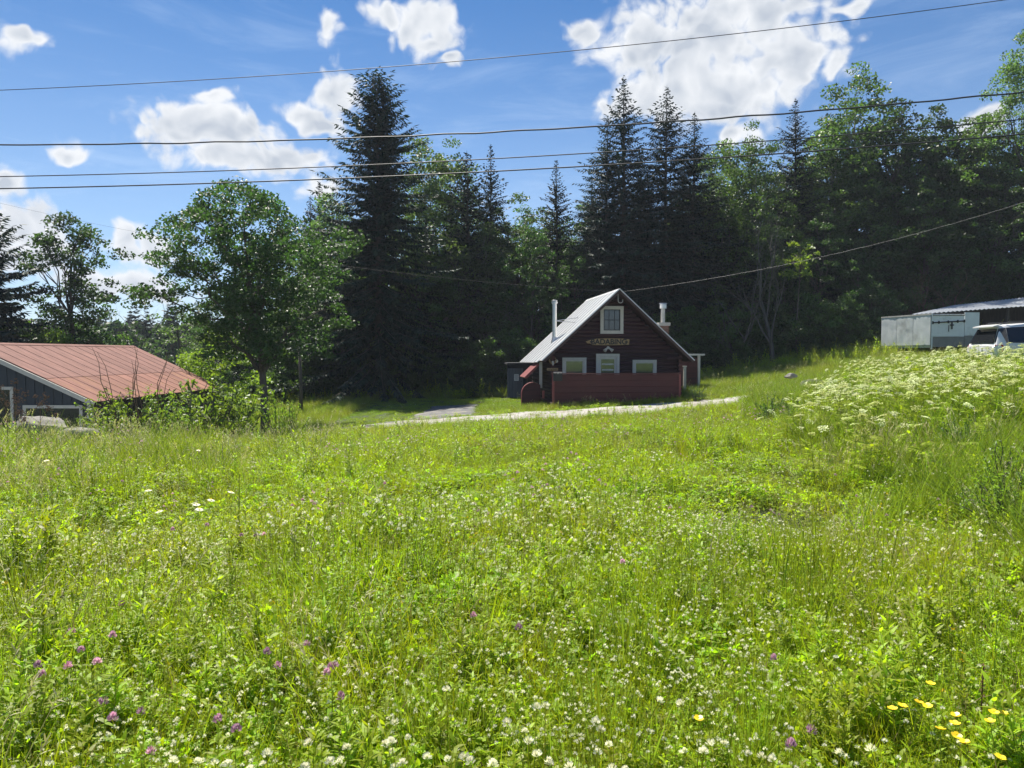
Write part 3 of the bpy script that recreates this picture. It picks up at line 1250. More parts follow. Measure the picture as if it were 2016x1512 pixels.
for i in range(npl):
    xm = -wx + pwid * (i + .5)
    top = zr_ - bsl * (abs(xm) + pwid / 2) - .05
    topi = zr_ - bsl * max(0, abs(xm) - pwid / 2) - .05
    b = MB()
    a_, c_ = xm - pwid / 2 + .006, xm + pwid / 2 - .006
    za_, zc_ = (top, topi) if xm < 0 else (topi, top)
    b.prism([(a_, 0), (c_, 0), (c_, zc_), (a_, za_)], .12, .15, 'y')
    b.prism([(c_ - .03, 0), (c_ + .02, 0), (c_ + .02, min(za_, zc_) - .02), (c_ - .03, min(za_, zc_) - .02)], .095, .119, 'y')
    b.build('plank', M['slate'], barn)
sh = zr_ - bsl * wx - .06
npl2 = 34
pl2 = (BY1 - BY0 - .4) / npl2
for i in range(npl2):
    b = MB()
    b.box((wx - .02, .2 + pl2 * (i + .5), sh / 2), (.03, pl2 - .02, sh - random.uniform(0, .1)))
    b.build('plank', M['oldboard'], barn)
b = MB()
b.box((-wx, (BY1 - BY0) / 2, sh / 2), (.05, BY1 - BY0 - .4, sh))
b.build('side_wall', M['oldboard'], barn)
b = MB()
b.prism([(-wx, 0), (wx, 0), (wx, sh), (0, zr_ - .1), (-wx, sh)], BY1 - BY0 - .3, BY1 - BY0 - .2, 'y')
b.build('rear_wall', M['oldboard'], barn)
# white corner board, a window and the door frame on the gable
b = MB()
b.box((wx + .02, .09, sh / 2), (.13, .14, sh))
b.build('corner_board', M['white'], barn)


def barn_frame(u0, v0, u1, v1, name):
    p0, p1 = at(u0, v1, BY0), at(u1, v0, BY0)
    xa, za, xb, zb = p0.x - BX, p0.z - b_gz, p1.x - BX, p1.z - b_gz
    b = MB()
    t = .11
    b.box(((xa + xb) / 2, .07, zb - t / 2), (xb - xa, .04, t))
    b.box((xa + t / 2, .072, (za + zb - t) / 2), (t, .04, zb - za - t))
    b.box((xb - t / 2, .072, (za + zb - t) / 2), (t, .04, zb - za - t))
    f = b.build(name, M['white'], barn)
    b = MB()
    b.box(((xa + xb) / 2, .085, (za + zb) / 2), (xb - xa - 2 * t, .015, zb - za - 2 * t))
    b.build('pane', M['glass'], f)


barn_frame(44, 798, 160, 858, 'window')
barn_frame(-62, 761.5, 23, 880, 'door_frame')
# ------------------------------------------------------------------ cargo box, lean-to, car, boulders
M['boxpaint'] = surf('white_box_paint', (0.70, 0.74, 0.735), 0.5, 1.6, 0.10, 0.12, color2=(0.48, 0.50, 0.48), patch=(.8, .5, .7))
M['boxgrey'] = surf('grey_box_paint', (0.20, 0.20, 0.185), 0.6, 3, 0.2, 0.1)
M['greenrail'] = surf('green_sill', (0.13, 0.20, 0.15), 0.6, 4, 0.2)
M['corr'] = surf('galvanised_roof', (0.50, 0.53, 0.56), 0.5, 2.0, 0.15, 0.05, metal=0.3, color2=(0.36, 0.35, 0.35), patch=(.9, .5, .7))
pc = at(1832, 688, 42)
gz = float(ground(pc.x, 42))
z_bot = at(1832, 684, 42).z
z_top = at(1832, 617, 42).z
pl = at(1735, 683, 46)
pr = at(1926, 684, 42)
o2 = Vector((pc.x, 42, 0))
lv = Vector((pl.x - pc.x, 46 - 42, 0))
L_box, ang = lv.length, math.atan2(lv.y, lv.x)
wb = pr.x - pc.x
# local axes: x along the tail face, y along the side away from the corner
box = empty('cargo_box', (pc.x, 42, z_bot), 0)
tag(box, 'old white cargo box body with a latched tailgate, parked in front of the lean-to', 'cargo box')
H_ = z_top - z_bot
ld = lv.normalized()


def side_pt(s, z, off=0.0):
    n = Vector((-ld.y, ld.x, 0))
    if n.x > 0:
        n = -n
    q = ld * s + n * off
    return (q.x, q.y, z)


def quad_slab(b, pts_in, off_v, m=0):
    a = [Vector(p) for p in pts_in]
    c = [p + Vector(off_v) for p in a]
    b.add(a + c, [(0, 1, 2, 3), (7, 6, 5, 4), (0, 4, 5, 1), (1, 5, 6, 2), (2, 6, 7, 3), (3, 7, 4, 0)], m)


wv = Vector((wb, 0.25, 0))
b = MB()                         # body shell: floor, roof, far side, nose
c0, c1, c2, c3 = Vector((0, 0, 0)), ld * L_box, ld * L_box + wv, wv
base = [Vector(c) + Vector((0, 0, .0)) for c in (c0, c1, c2, c3)]
quad_slab(b, [base[0] + Vector((.02, .03, .06)), base[1] + Vector((.02, -.02, .06)), base[2] + Vector((-.02, -.02, .06)), base[3] + Vector((-.02, .03, .06))], (0, 0, H_ - .09))
b.build('body', M['boxpaint'], box)
nside = 3
for i in range(nside):           # sheets of the side, lightly buckled
    b = MB()
    s0, s1 = L_box * i / nside + .012, L_box * (i + 1) / nside - .012
    vs, fs = [], []
    nx, nz = 8, 8
    rr2 = np.random.default_rng(i + 5)
    for a in range(nx + 1):
        for c in range(nz + 1):
            s = s0 + (s1 - s0) * a / nx
            z = .14 + (H_ - .22) * c / nz
            e = 0 if a in (0, nx) or c in (0, nz) else rr2.uniform(-.012, .02)
            vs.append(side_pt(s, z, .03 + e))
    for a in range(nx):
        for c in range(nz):
            k = a * (nz + 1) + c
            fs.append((k, k + 1, k + nz + 2, k + nz + 1))
    b.add(vs, fs)
    b.build('side_sheet', M['boxpaint'], box, smooth=True)
b = MB()
quad_slab(b, [side_pt(0, -.02, .04), side_pt(L_box, -.02, .04), side_pt(L_box, .13, .04), side_pt(0, .13, .04)], (0.12, .1, 0))
b.build('sill_rail', M['greenrail'], box)
b = MB()
quad_slab(b, [side_pt(-.02, H_ - .08, .05), side_pt(L_box, H_ - .08, .05), side_pt(L_box, H_, .05), side_pt(-.02, H_, .05)], (0.10, .1, 0))
b.build('top_rail', M['whiteold'], box)
b = MB()
b.box((.035, -.02, H_ / 2 - .05), (.07, .07, H_ + .1))
b.build('corner_post', M['boxpaint'], box)


def tail(x0, x1, z0, z1, y=-.015, d=.04):
    return ((x0 + x1) / 2, y + .08 * (x0 + x1) / 2 / wb * 0, (z0 + z1) / 2), (x1 - x0, d, z1 - z0)


kx = wb / (1926 - 1832)
def tx(u): return (u - 1832) * kx
def tz(v): return at(1832, v, 42).z - z_bot
b = MB(); b.box(*tail(tx(1834), tx(1896.5), tz(662.5), tz(620.5))); b.build('upper_gate', M['boxpaint'], box)
b = MB(); b.box(*tail(tx(1834), tx(1896.5), 0.03, tz(663.3))); b.build('lower_gate', M['boxgrey'], box)
b = MB(); b.box(*tail(tx(1897.5), tx(1926), tz(660.5), tz(615))); b.build('tail_panel', M['boxpaint'], box)
b = MB(); b.box(*tail(tx(1897.5), tx(1926), 0.03, tz(661.3))); b.build('lower_tail_panel', M['boxgrey'], box)
b = MB()
b.box(((tx(1834) + tx(1897)) / 2, -.045, tz(620.3)), (tx(1897) - tx(1834), .05, .05))
b.build('gate_hinge', M['black'], box)
lat = MB()
lat.tube([(tx(1833), -.07, tz(635.5)), (tx(1897), -.07, tz(632.0))], .035, 6)
for u in (1834, 1846, 1864.5, 1883, 1896):
    lat.box((tx(u), -.06, tz(635.5) + (u - 1833) / 64 * .1), (.06, .08, .16))
lat.tube([(tx(1871.5), -.08, tz(634)), (tx(1871.5), -.08, tz(648))], .04, 6)
lat.box((tx(1871.5), -.08, tz(640)), (.2, .05, .07))
lat.tube([(tx(1865.5), -.07, tz(640)), (tx(1865.5), -.07, tz(653))], .018, 5)
lat.build('latch_bar', M['black'], box)
b = MB()
for s in (.8, L_box - .8):
    for t in (.3, .8):
        q = ld * s + wv * t
        b.box((q.x, q.y, (gz - z_bot) / 2 - .02), (.3, .3, abs(gz - z_bot) + .12))
b.build('support_block', M['dark'], box)

# lean-to with a corrugated roof behind
lt = empty('lean_to', (27, 44, float(ground(28, 46))))
tag(lt, 'open lean-to shed with corrugated metal roof behind the white cargo box', 'shed')
A, B_ = at(1795, 619, 46.5), at(2130, 594, 45)      # front eave
C_, D_ = at(1880, 601, 50.5), at(2130, 573, 49.5)       # back edge
b = MB()
nc = 150
vs, fs = [], []
for i in range(nc + 1):
    t = i / nc
    w = .028 * math.sin(t * nc * math.pi / 2)
    for s in (0, .5, 1):
        q = (A * (1 - t) + B_ * t) * (1 - s) + (C_ * (1 - t) + D_ * t) * s - lt.location
        vs.append((q.x, q.y, q.z + w))
for i in range(nc):
    for s in range(2):
        k = i * 3 + s
        fs.append((k, k + 3, k + 4, k + 1))
b.add(vs, fs)
rf = b.build('roof', M['corr'], lt)
so_ = rf.modifiers.new('thick', 'SOLIDIFY')
so_.thickness = .02
b = MB()
for (p, q, z0, m) in ((A, B_, -.12, 0),):
    a, c = p - lt.location, q - lt.location
    b.tube([a + Vector((0, .1, -.08)), c + Vector((0, .1, -.08))], .06, 4)
b.build('eave_beam', M['oldboard'], lt)
b = MB()
a, c = C_ - lt.location, D_ - lt.location
quad_slab(b, [(a.x, a.y, -.3), (c.x, c.y, -.3), (c.x, c.y, c.z - .1), (a.x, a.y, a.z - .1)], (0, -.08, 0))
a2 = A - lt.location
quad_slab(b, [(a.x, a.y, -.3), (a.x, a.y, a.z - .1), (a2.x, a2.y, a2.z - .1), (a2.x, a2.y, -.3)], (.08, 0, 0))
b.build('back_wall', M['oldboard'], lt)
for t in (.32, .58, .8, .98):
    q = A * (1 - t) + B_ * t - lt.location
    b = MB()
    b.box((q.x, q.y + .1, q.z / 2 - .2), (.14, .14, q.z + .2))
    b.build('post', M['oldboard'], lt)

# white estate car with its tail to the camera
M['carpaint'] = surf('white_car_paint', (0.72, 0.72, 0.71), 0.25, 2, 0.05, 0, spec=0.7)
M['carglass'] = glassy('car_glass', (0.015, 0.017, 0.02), 0.06, 0.8)
M['rubber'] = surf('rubber', (0.02, 0.02, 0.02), 0.8, 8, 0.2)
M['plastic'] = surf('black_plastic', (0.025, 0.025, 0.027), 0.55, 8, 0.2)
M['redlamp'] = surf('red_lamp_lens', (0.42, 0.012, 0.012), 0.15, 3, 0.1, spec=0.8)
M['clearlamp'] = surf('clear_lamp_lens', (0.62, 0.60, 0.60), 0.15, 3, 0.05, spec=0.8)
cp = at(1936, 690, 25.2)
cgz = float(ground(18.6, 27.4))
car = empty('parked_car', (18.8, 25.9, 0), R(-5))
roof_z = at(1950, 640, 25.8).z
car_h = 1.74
car.location.z = roof_z - car_h + .05
tag(car, 'white estate car with roof rails parked tail first above the flowering bank', 'car')
# stations: x, half width low, sill z, belt half width, belt z, roof half width, roof z
ST = [(-2.32, .80, .42, .86, .92, .84, .96), (-2.24, .88, .34, .93, .98, .88, 1.02), (-2.05, .92, .28, .945, 1.02, .66, 1.60), (-1.85, .92, .26, .945, 1.02, .665, 1.68), (-1.0, .93, .25, .95, 1.01, .69, 1.735),
      (0.0, .93, .25, .95, .99, .70, 1.74), (.55, .93, .25, .945, .98, .68, 1.70), (1.35, .93, .25, .94, .97, .84, 1.06), (2.0, .90, .26, .92, .90, .80, .98), (2.35, .80, .34, .84, .78, .7, .85), (2.45, .6, .42, .66, .68, .5, .72)]
b = MB()
vs, fs = [], []
for (x, wl, zs, wbt, zb, wr, zr) in ST:
    ring = [(0, zs), (wl * .9, zs), (wl, zs + .08), (wbt, (zs + zb) / 2 + .1), (wbt, zb - .06), (wbt * .985, zb), (wr, zr - .05), (wr * .9, zr), (wr * .45, zr + .02), (0, zr + .025)]
    full = ring + [(-y, z) for (y, z) in ring[-2:0:-1]]
    vs += [(x, y, z) for (y, z) in full]
n = 18
for i in range(len(ST) - 1):
    for k in range(n):
        fs.append((i * n + k, i * n + (k + 1) % n, (i + 1) * n + (k + 1) % n, (i + 1) * n + k))
fs.append(tuple(range(n)))
fs.append(tuple(range(len(ST) * n - 1, (len(ST) - 1) * n - 1, -1)))
b.add(vs, fs)
bo = b.build('body', M['carpaint'], car, smooth=True)
bo.data.set_sharp_from_angle(angle=R(38))


def at_st(x, k):
    """half width and height of ring point k at x"""
    for i in range(len(ST) - 1):
        if ST[i][0] <= x <= ST[i + 1][0]:
            t = (x - ST[i][0]) / (ST[i + 1][0] - ST[i][0])
            f = lambda j: ST[i][j] * (1 - t) + ST[i + 1][j] * t
            return (f(3) * .985, f(4)) if k == 'belt' else (f(5), f(6) - .05)
    return (.7, 1.6)


def side_glass(x0, x1, sy, name='side_window'):
    b = MB()
    pts = []
    for (x, kk, e) in ((x0, 'belt', .05), (x1, 'belt', .05), (x1, 'roof', -.05), (x0, 'roof', -.05)):
        wb_, zb_ = at_st(x, 'belt')
        wr_, zr2 = at_st(x, 'roof')
        t = .08 if kk == 'belt' else .93
        w_, z_ = wb_ * (1 - t) + wr_ * t, zb_ * (1 - t) + zr2 * t
        pts.append(Vector((x, sy * (w_ + .012), z_)))
    quad_slab(b, pts if sy < 0 else pts[::-1], (0, -sy * .02, 0))
    b.build(name, M['carglass'], car)


for sy in (-1, 1):
    side_glass(-1.84, -1.12, sy)
    side_glass(-1.05, -.16, sy)
    side_glass(-.08, .78, sy)
b = MB()
quad_slab(b, [(-2.285, .74, 1.06), (-2.285, -.74, 1.06), (-2.085, -.60, 1.56), (-2.085, .60, 1.56)], (.03, 0, -.012))
b.build('rear_window', M['carglass'], car)
b = MB()
quad_slab(b, [(1.36, -.76, 1.09), (1.36, .76, 1.09), (.62, .60, 1.66), (.62, -.60, 1.66)], (-.02, 0, -.01))
b.build('windscreen', M['carglass'], car)
b = MB()
quad_slab(b, [(-2.24, .66, 1.645), (-2.24, -.66, 1.645), (-1.95, -.64, 1.715), (-1.95, .64, 1.715)], (0, 0, -.035))
b.build('roof_spoiler', M['carpaint'], car)
b = MB()
b.tube([(-2.30, .05, 1.05), (-2.25, -.15, 1.14), (-2.20, -.40, 1.22)], .014, 5)
b.build('wiper', M['plastic'], car)
for sy in (-1, 1):
    b = MB()
    quad_slab(b, [(-2.30, sy * .86, .74), (-2.05, sy * .962, .76), (-2.05, sy * .962, 1.0), (-2.27, sy * .88, .99)], (.0, -sy * .05, 0))
    b.build('tail_lamp', M['redlamp'], car)
    b = MB()
    quad_slab(b, [(-2.335, sy * .60, .76), (-2.33, sy * .86, .76), (-2.30, sy * .87, .93), (-2.34, sy * .6, .93)], (.05, 0, 0))
    b.build('reverse_lamp', M['clearlamp'], car)
    b = MB()
    b.tube([(-1.8, sy * .60, 1.72), (-1.7, sy * .60, 1.79), (-.2, sy * .62, 1.81), (.35, sy * .62, 1.78), (.45, sy * .62, 1.73)], .022, 6)
    b.build('roof_rail', M['plastic'], car)
    b = MB()
    b.box((.72, sy * 1.02, 1.06), (.14, .2, .14))
    b.build('wing_mirror', M['carpaint'], car)
    b = MB()
    w0, z0_ = at_st(-1.86, 'belt')
    w1, z1_ = at_st(-1.86, 'roof')
    quad_slab(b, [(-2.265, sy * .80, 1.07), (-1.86, sy * (w0 * .92 + w1 * .08 + .016), z0_ * .92 + z1_ * .08), (-1.86, sy * (w0 * .07 + w1 * .93 + .022), z0_ * .07 + z1_ * .93), (-2.075, sy * .66, 1.56)], (.01, -sy * .015, 0))
    b.build('corner_pane', M['carglass'], car)
    for x in (-1.4, 1.42):
        w = empty('wheel', (x, sy * .82, .34))
        w.parent = car
        b = MB()
        b.tube([(0, -.11, 0), (0, -.1, 0), (0, .1, 0), (0, .11, 0)], [.31, .345, .345, .31], 20)
        b.build('tyre', M['rubber'], w)
        b = MB()
        b.tube([(0, -.118, 0), (0, .118, 0)], .21, 12)
        b.build('rim', M['steel'], w)
b = MB()
b.box((-2.345, 0, .5), (.16, 1.62, .22))
b.build('bumper', M['plastic'], car)
b = MB()
b.box((-2.352, 0, .83), (.02, .36, .13))
b.build('number_plate', M['paper'], car)

# boulders
M['rock'] = surf('grey_rock', (0.24, 0.225, 0.20), 0.95, 3.0, 0.35, 0.9, color2=(0.16, 0.15, 0.13), patch=(2.0, .5, .68), bump_scale=7)


def boulder(name, loc, size, seed, label):
    import bmesh
    bm = bmesh.new()
    bmesh.ops.create_icosphere(bm, subdivisions=4, radius=1)
    r = np.random.default_rng(seed)
    cuts = [(Vector(r.normal(size=3)).normalized(), r.uniform(.55, .85)) for _ in range(12)]
    for v in bm.verts:
        for (n, d) in cuts:
            e = v.co.dot(n) - d
            if e > 0:
                v.co -= n * e * .92
        v.co += v.co.normalized() * .045 * math.sin(v.co.x * 9 + seed) * math.sin(v.co.y * 8) + Vector(r.normal(size=3)) * .006
    for v in bm.verts:
        v.co = Vector((v.co.x * size[0], v.co.y * size[1], v.co.z * size[2]))
    me = bpy.data.meshes.new(name)
    bm.to_mesh(me)
    bm.free()
    me.materials.append(M['rock'])
    o = link(name, me, None, loc)
    tag(o, label, 'boulder')
    return o


def bl_at(u, v, Y, w, h, seed, label, d=None):
    p = at(u, v, Y)
    k = Y / F
    return boulder('boulder', (p.x, Y, p.z), (w * k / 2 * 1.25, (d or w) * k / 2, h * k / 2 * 1.3), seed, label)


bl_at(86, 850, 15.5, 92, 58, 3, 'large pale grey boulder in front of the barn window')
bl_at(160, 856, 15.0, 62, 30, 8, 'low flat grey boulder beside the large one by the barn')
bl_at(1603, 757, 29, 44, 17, 15, 'flat grey rock in the grass above the gravel road')
bl_at(1556, 741, 33, 22, 10, 21, 'small grey rock far up the grassy slope past the road')

# ------------------------------------------------------------------ overhead wires
M['wire'] = surf('black_cable', (0.045, 0.045, 0.055), 0.6, 5, 0.2)
M['wirelit'] = surf('sunlit_cable', (0.13, 0.13, 0.125), 0.5, 5, 0.2)  # paler than the other cables: sunlight on the service wire set as colour


def wire(pts, rad, label, mat='wire', twist=0.0, group=None):
    us = [p[0] for p in pts]
    co = np.polyfit(us, [p[1] for p in pts], 2)
    ce = np.polyfit(us, [p[2] for p in pts], 1)
    n = 90
    if us[-1] - us[0] > 2900:          # the line goes on past both sides of the view
        us = [us[0] - 900] + us[1:-1] + [us[-1] + 900]
        n = 150
    P = []
    for i in range(n + 1):
        u = us[0] + (us[-1] - us[0]) * i / n
        q = at(u, np.polyval(co, u), np.polyval(ce, u))
        if twist:
            q.z += twist * math.sin(i * 1.35) * (0.6 + .4 * math.sin(i * .37))
        P.append(q)
    b = MB()
    b.tube(P, rad, 5)
    o = b.build('overhead_wire', M[mat], smooth=True)
    tag(o, label, 'wire', group or 'overhead wires')
    return o


wire([(-500, 192, 17), (0, 178, 16.5), (860, 122, 15.7), (1330, 81, 15.3), (1980, 0, 14.7), (2500, -80, 14.2)], .008, 'thin single wire highest across the sky above all the treetops')
wire([(-500, 281, 17.5), (0, 282, 17), (660, 277, 16.3), (1190, 250, 15.8), (1480, 226, 15.4), (2016, 178, 15), (2500, 128, 14.5)], .017, 'thick wavy black cable crossing the upper part of the big spruce', twist=.012)
wire([(-500, 352, 17.2), (0, 347, 16.8), (700, 327, 16), (1150, 303, 15.5), (1600, 270, 15.1), (2016, 233, 14.7), (2500, 186, 14.2)], .0115, 'cable running second lowest, close above the lowest black cable', 'wire')
wire([(-500, 376, 17.2), (0, 371, 16.8), (680, 352, 16), (1150, 328, 15.5), (1600, 297, 15.1), (2016, 263, 14.7), (2500, 218, 14.2)], .0145, 'lowest of the black cables strung across the whole view')
q0 = CABM @ Vector((RX + .05, -.55, RZ - .03))
u0_, v0_ = proj(q0.x, q0.y, q0.z)
wire([(float(u0_), float(v0_), q0.y), (1400, 553, 31), (1600, 512, 28), (1780, 463, 25), (2030, 392, 20), (2300, 300, 14)], .0052, 'pale service wire rising from the cabin peak past the forest', 'wirelit', twist=.006)
q0 = CABM @ Vector((RX - .02, -.3, RZ + .06))
u0_, v0_ = proj(q0.x, q0.y, q0.z)
wire([(-300, 330, 40), (0, 396, 40), (110, 418, 40), (330, 468, 39), (640, 522, 38), (960, 563, 36), (float(u0_), float(v0_), q0.y)], .0045, 'faint thin wire sloping down from the open sky to the cabin peak', 'wire')
# ------------------------------------------------------------------ trees
M['bark'] = surf('grey_bark', (0.10, 0.085, 0.07), 0.95, 6, 0.4, 0.5, stretch=(2, 2, .5))
M['barkpale'] = surf('pale_bark', (0.26, 0.24, 0.21), 0.9, 6, 0.35, 0.4, stretch=(2, 2, .5), color2=(.07, .06, .05), patch=(3, .55, .65))
M['deadwood'] = surf('grey_dead_wood', (0.085, 0.08, 0.072), 0.9, 6, 0.3, 0.3)
M['deadbrown'] = surf('brown_dead_wood', (0.19, 0.11, 0.075), 0.9, 6, 0.3, 0.3)
M['needle'] = leaf('spruce_needles', (0.016, 0.033, 0.021), (0.02, 0.042, 0.016), 0.22, 0.015, 0.4, 0.6, 0.12)
M['needle2'] = leaf('fir_needles', (0.014, 0.030, 0.022), (0.018, 0.036, 0.018), 0.2, 0.015, 0.35, 0.6, 0.12)
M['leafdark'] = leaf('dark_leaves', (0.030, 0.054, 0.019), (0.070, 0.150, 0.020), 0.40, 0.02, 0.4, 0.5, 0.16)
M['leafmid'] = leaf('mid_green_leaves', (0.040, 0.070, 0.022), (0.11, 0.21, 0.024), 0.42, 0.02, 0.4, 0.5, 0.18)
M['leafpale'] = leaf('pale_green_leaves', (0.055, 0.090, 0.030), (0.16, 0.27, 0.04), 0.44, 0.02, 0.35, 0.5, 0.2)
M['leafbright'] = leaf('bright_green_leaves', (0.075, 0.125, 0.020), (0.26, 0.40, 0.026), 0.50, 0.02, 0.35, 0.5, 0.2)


def rand_unit(r, n):
    v = r.normal(size=(n, 3))
    return v / np.linalg.norm(v, axis=1, keepdims=True)


def leaf_quads(c, r, L, W, up=0.8, dirs=None):
    """rhombic leaves at centres c"""
    n = len(c)
    nrm = rand_unit(r, n) + np.array([0, 0, up])
    nrm /= np.linalg.norm(nrm, axis=1, keepdims=True)
    a = rand_unit(r, n) if dirs is None else dirs + 0.35 * rand_unit(r, n)
    a -= nrm * (a * nrm).sum(1, keepdims=True)
    a /= np.linalg.norm(a, axis=1, keepdims=True) + 1e-9
    b = np.cross(nrm, a)
    L = np.asarray(L).reshape(-1, 1) * (1 + r.uniform(-.45, .45, (n, 1)))
    W = np.asarray(W).reshape(-1, 1) * (1 + r.uniform(-.3, .3, (n, 1)))
    sag = nrm * L * .12
    v = np.stack([c - a * L / 2, c - b * W / 2 - a * L * .05 + sag, c + a * L / 2 - sag * .5, c + b * W / 2 - a * L * .05 + sag], 1).reshape(-1, 3)
    f = np.arange(4 * n).reshape(n, 4)
    return v, f


def spire(t, Rr, power):
    """branch length down a conifer: a sharp tip that fills out, or a plain power for ragged ones"""
    return Rr * t ** power if power < 1 else Rr * t ** power / (t ** power + .3)


def spruce(seed, H, Rr, z0, spacing=.36, power=.8, droop=.35, rag=.25, tip=.16, side=.42, nb=7, mat='needle', name='crown', twin=None):
    r = np.random.default_rng(seed)
    B, T, Wd, Up = [], [], [], []
    tr = MB()
    tr.tube([(0, 0, -.3), (0, 0, H * .25), (.05, .03, H * .6), (0, 0, H * .985)], [H * .0125, H * .011, H * .006, .012], 8)
    tops = [(0.0, 0.0, H, 1.0)]
    if twin:
        tops.append(twin)
    for (tx_, ty_, HH, ks) in tops:
        z = z0 if ks == 1.0 else HH * .55
        while z < HH - .12:
            t = (HH - z) / (HH - z0)
            L0 = (spire(t, Rr, power) + .08) * ks
            k = max(4, int(nb * (0.6 + .5 * t)))
            az0 = r.uniform(0, 6.28)
            lump = 1 + rag * .6 * math.sin(z * 2.1 + seed)
            for j in range(k):
                if r.uniform() < .10 * rag / .25 and t > .2:
                    continue
                a = az0 + 6.283 * j / k + r.uniform(-.3, .3)
                L = L0 * lump * (1 + r.uniform(-rag, rag))
                e = .75 * (1 - t) ** 2 - .25 * t + r.uniform(-.12, .12)
                s = np.arange(.12, 1.001, min(.5, .17 / max(L, .3)))
                d = np.array([math.cos(a), math.sin(a)])
                px = tx_ + d[0] * L * s
                py = ty_ + d[1] * L * s
                pz = z + L * (math.tan(e) * s - droop * s ** 2 + droop * .75 * s ** 3) + r.uniform(-.1, .1)
                base = np.stack([px, py, pz], 1)
                n = len(s)
                if t > .15:
                    tr.tube([(tx_, ty_, z), tuple(base[n // 2]), tuple(base[-1])], [.035 * t + .006, .02 * t + .004, .004], 4, cap=False)
                for sg in (-1, 1):
                    an = a + sg * (.85 + r.uniform(-.2, .2, n))
                    l = (side * (1.15 - .6 * s) * (.22 + .78 * min(1, L / 1.5)) * (1 + r.uniform(-.25, .25, n)))
                    dirv = np.stack([np.cos(an), np.sin(an), -.25 - .35 * t + r.uniform(-.25, .25, n)], 1)
                    B.append(base); T.append(base + dirv * l[:, None]); Wd.append(tip * (.7 + .3 * t) * np.ones(n)); Up.append(np.tile([0, 0, 1.0], (n, 1)))
                if t > .12:
                    l = side * .75 * (1 + r.uniform(-.4, .4, n)) * (.3 + .7 * t)
                    dirv = np.stack([r.uniform(-.4, .4, n), r.uniform(-.4, .4, n), -np.ones(n)], 1)
                    B.append(base); T.append(base + dirv * l[:, None]); Wd.append(tip * np.ones(n)); Up.append(np.tile([d[0], d[1], 0.3], (n, 1)))
                tp = base[-1:]
                B.append(tp); T.append(tp + np.array([[d[0], d[1], .1]]) * side * .8 * min(1, .25 + L / 1.5)); Wd.append(np.array([tip])); Up.append(np.array([[0, 0, 1.0]]))
            z += spacing * (.55 + .45 * t) * (1 + r.uniform(-.25, .25))
        B.append(np.array([[tx_, ty_, HH - .35]])); T.append(np.array([[tx_, ty_, HH + .12]])); Wd.append(np.array([.07])); Up.append(np.array([[1, 0, 0.0]]))
    B, T, Wd, Up = np.concatenate(B), np.concatenate(T), np.concatenate(Wd), np.concatenate(Up)
    ax = T - B
    b = np.cross(ax, Up + .5 * rand_unit(r, len(B)))
    b /= np.linalg.norm(b, axis=1, keepdims=True) + 1e-9
    m = B + ax * .45
    b *= Wd[:, None] / 2
    v = np.stack([B, m - b, T, m + b], 1).reshape(-1, 3)
    f = np.arange(len(v)).reshape(-1, 4)
    crown = np_mesh(name, v, f, M[mat], var=r.uniform(0, 1, len(f)))
    trunk = tr.mesh('trunk', M['bark'], smooth=True)
    return trunk, crown


def limb_path(r, a, b, n=5, wob=.06):
    a, b = Vector(a), Vector(b)
    L = (b - a).length
    P = []
    for i in range(n + 1):
        t = i / n
        q = a.lerp(b, t) + Vector(r.normal(size=3)) * wob * L * math.sin(math.pi * t) * .8
        q.z += L * .12 * math.sin(math.pi * t)
        P.append(q)
    return P


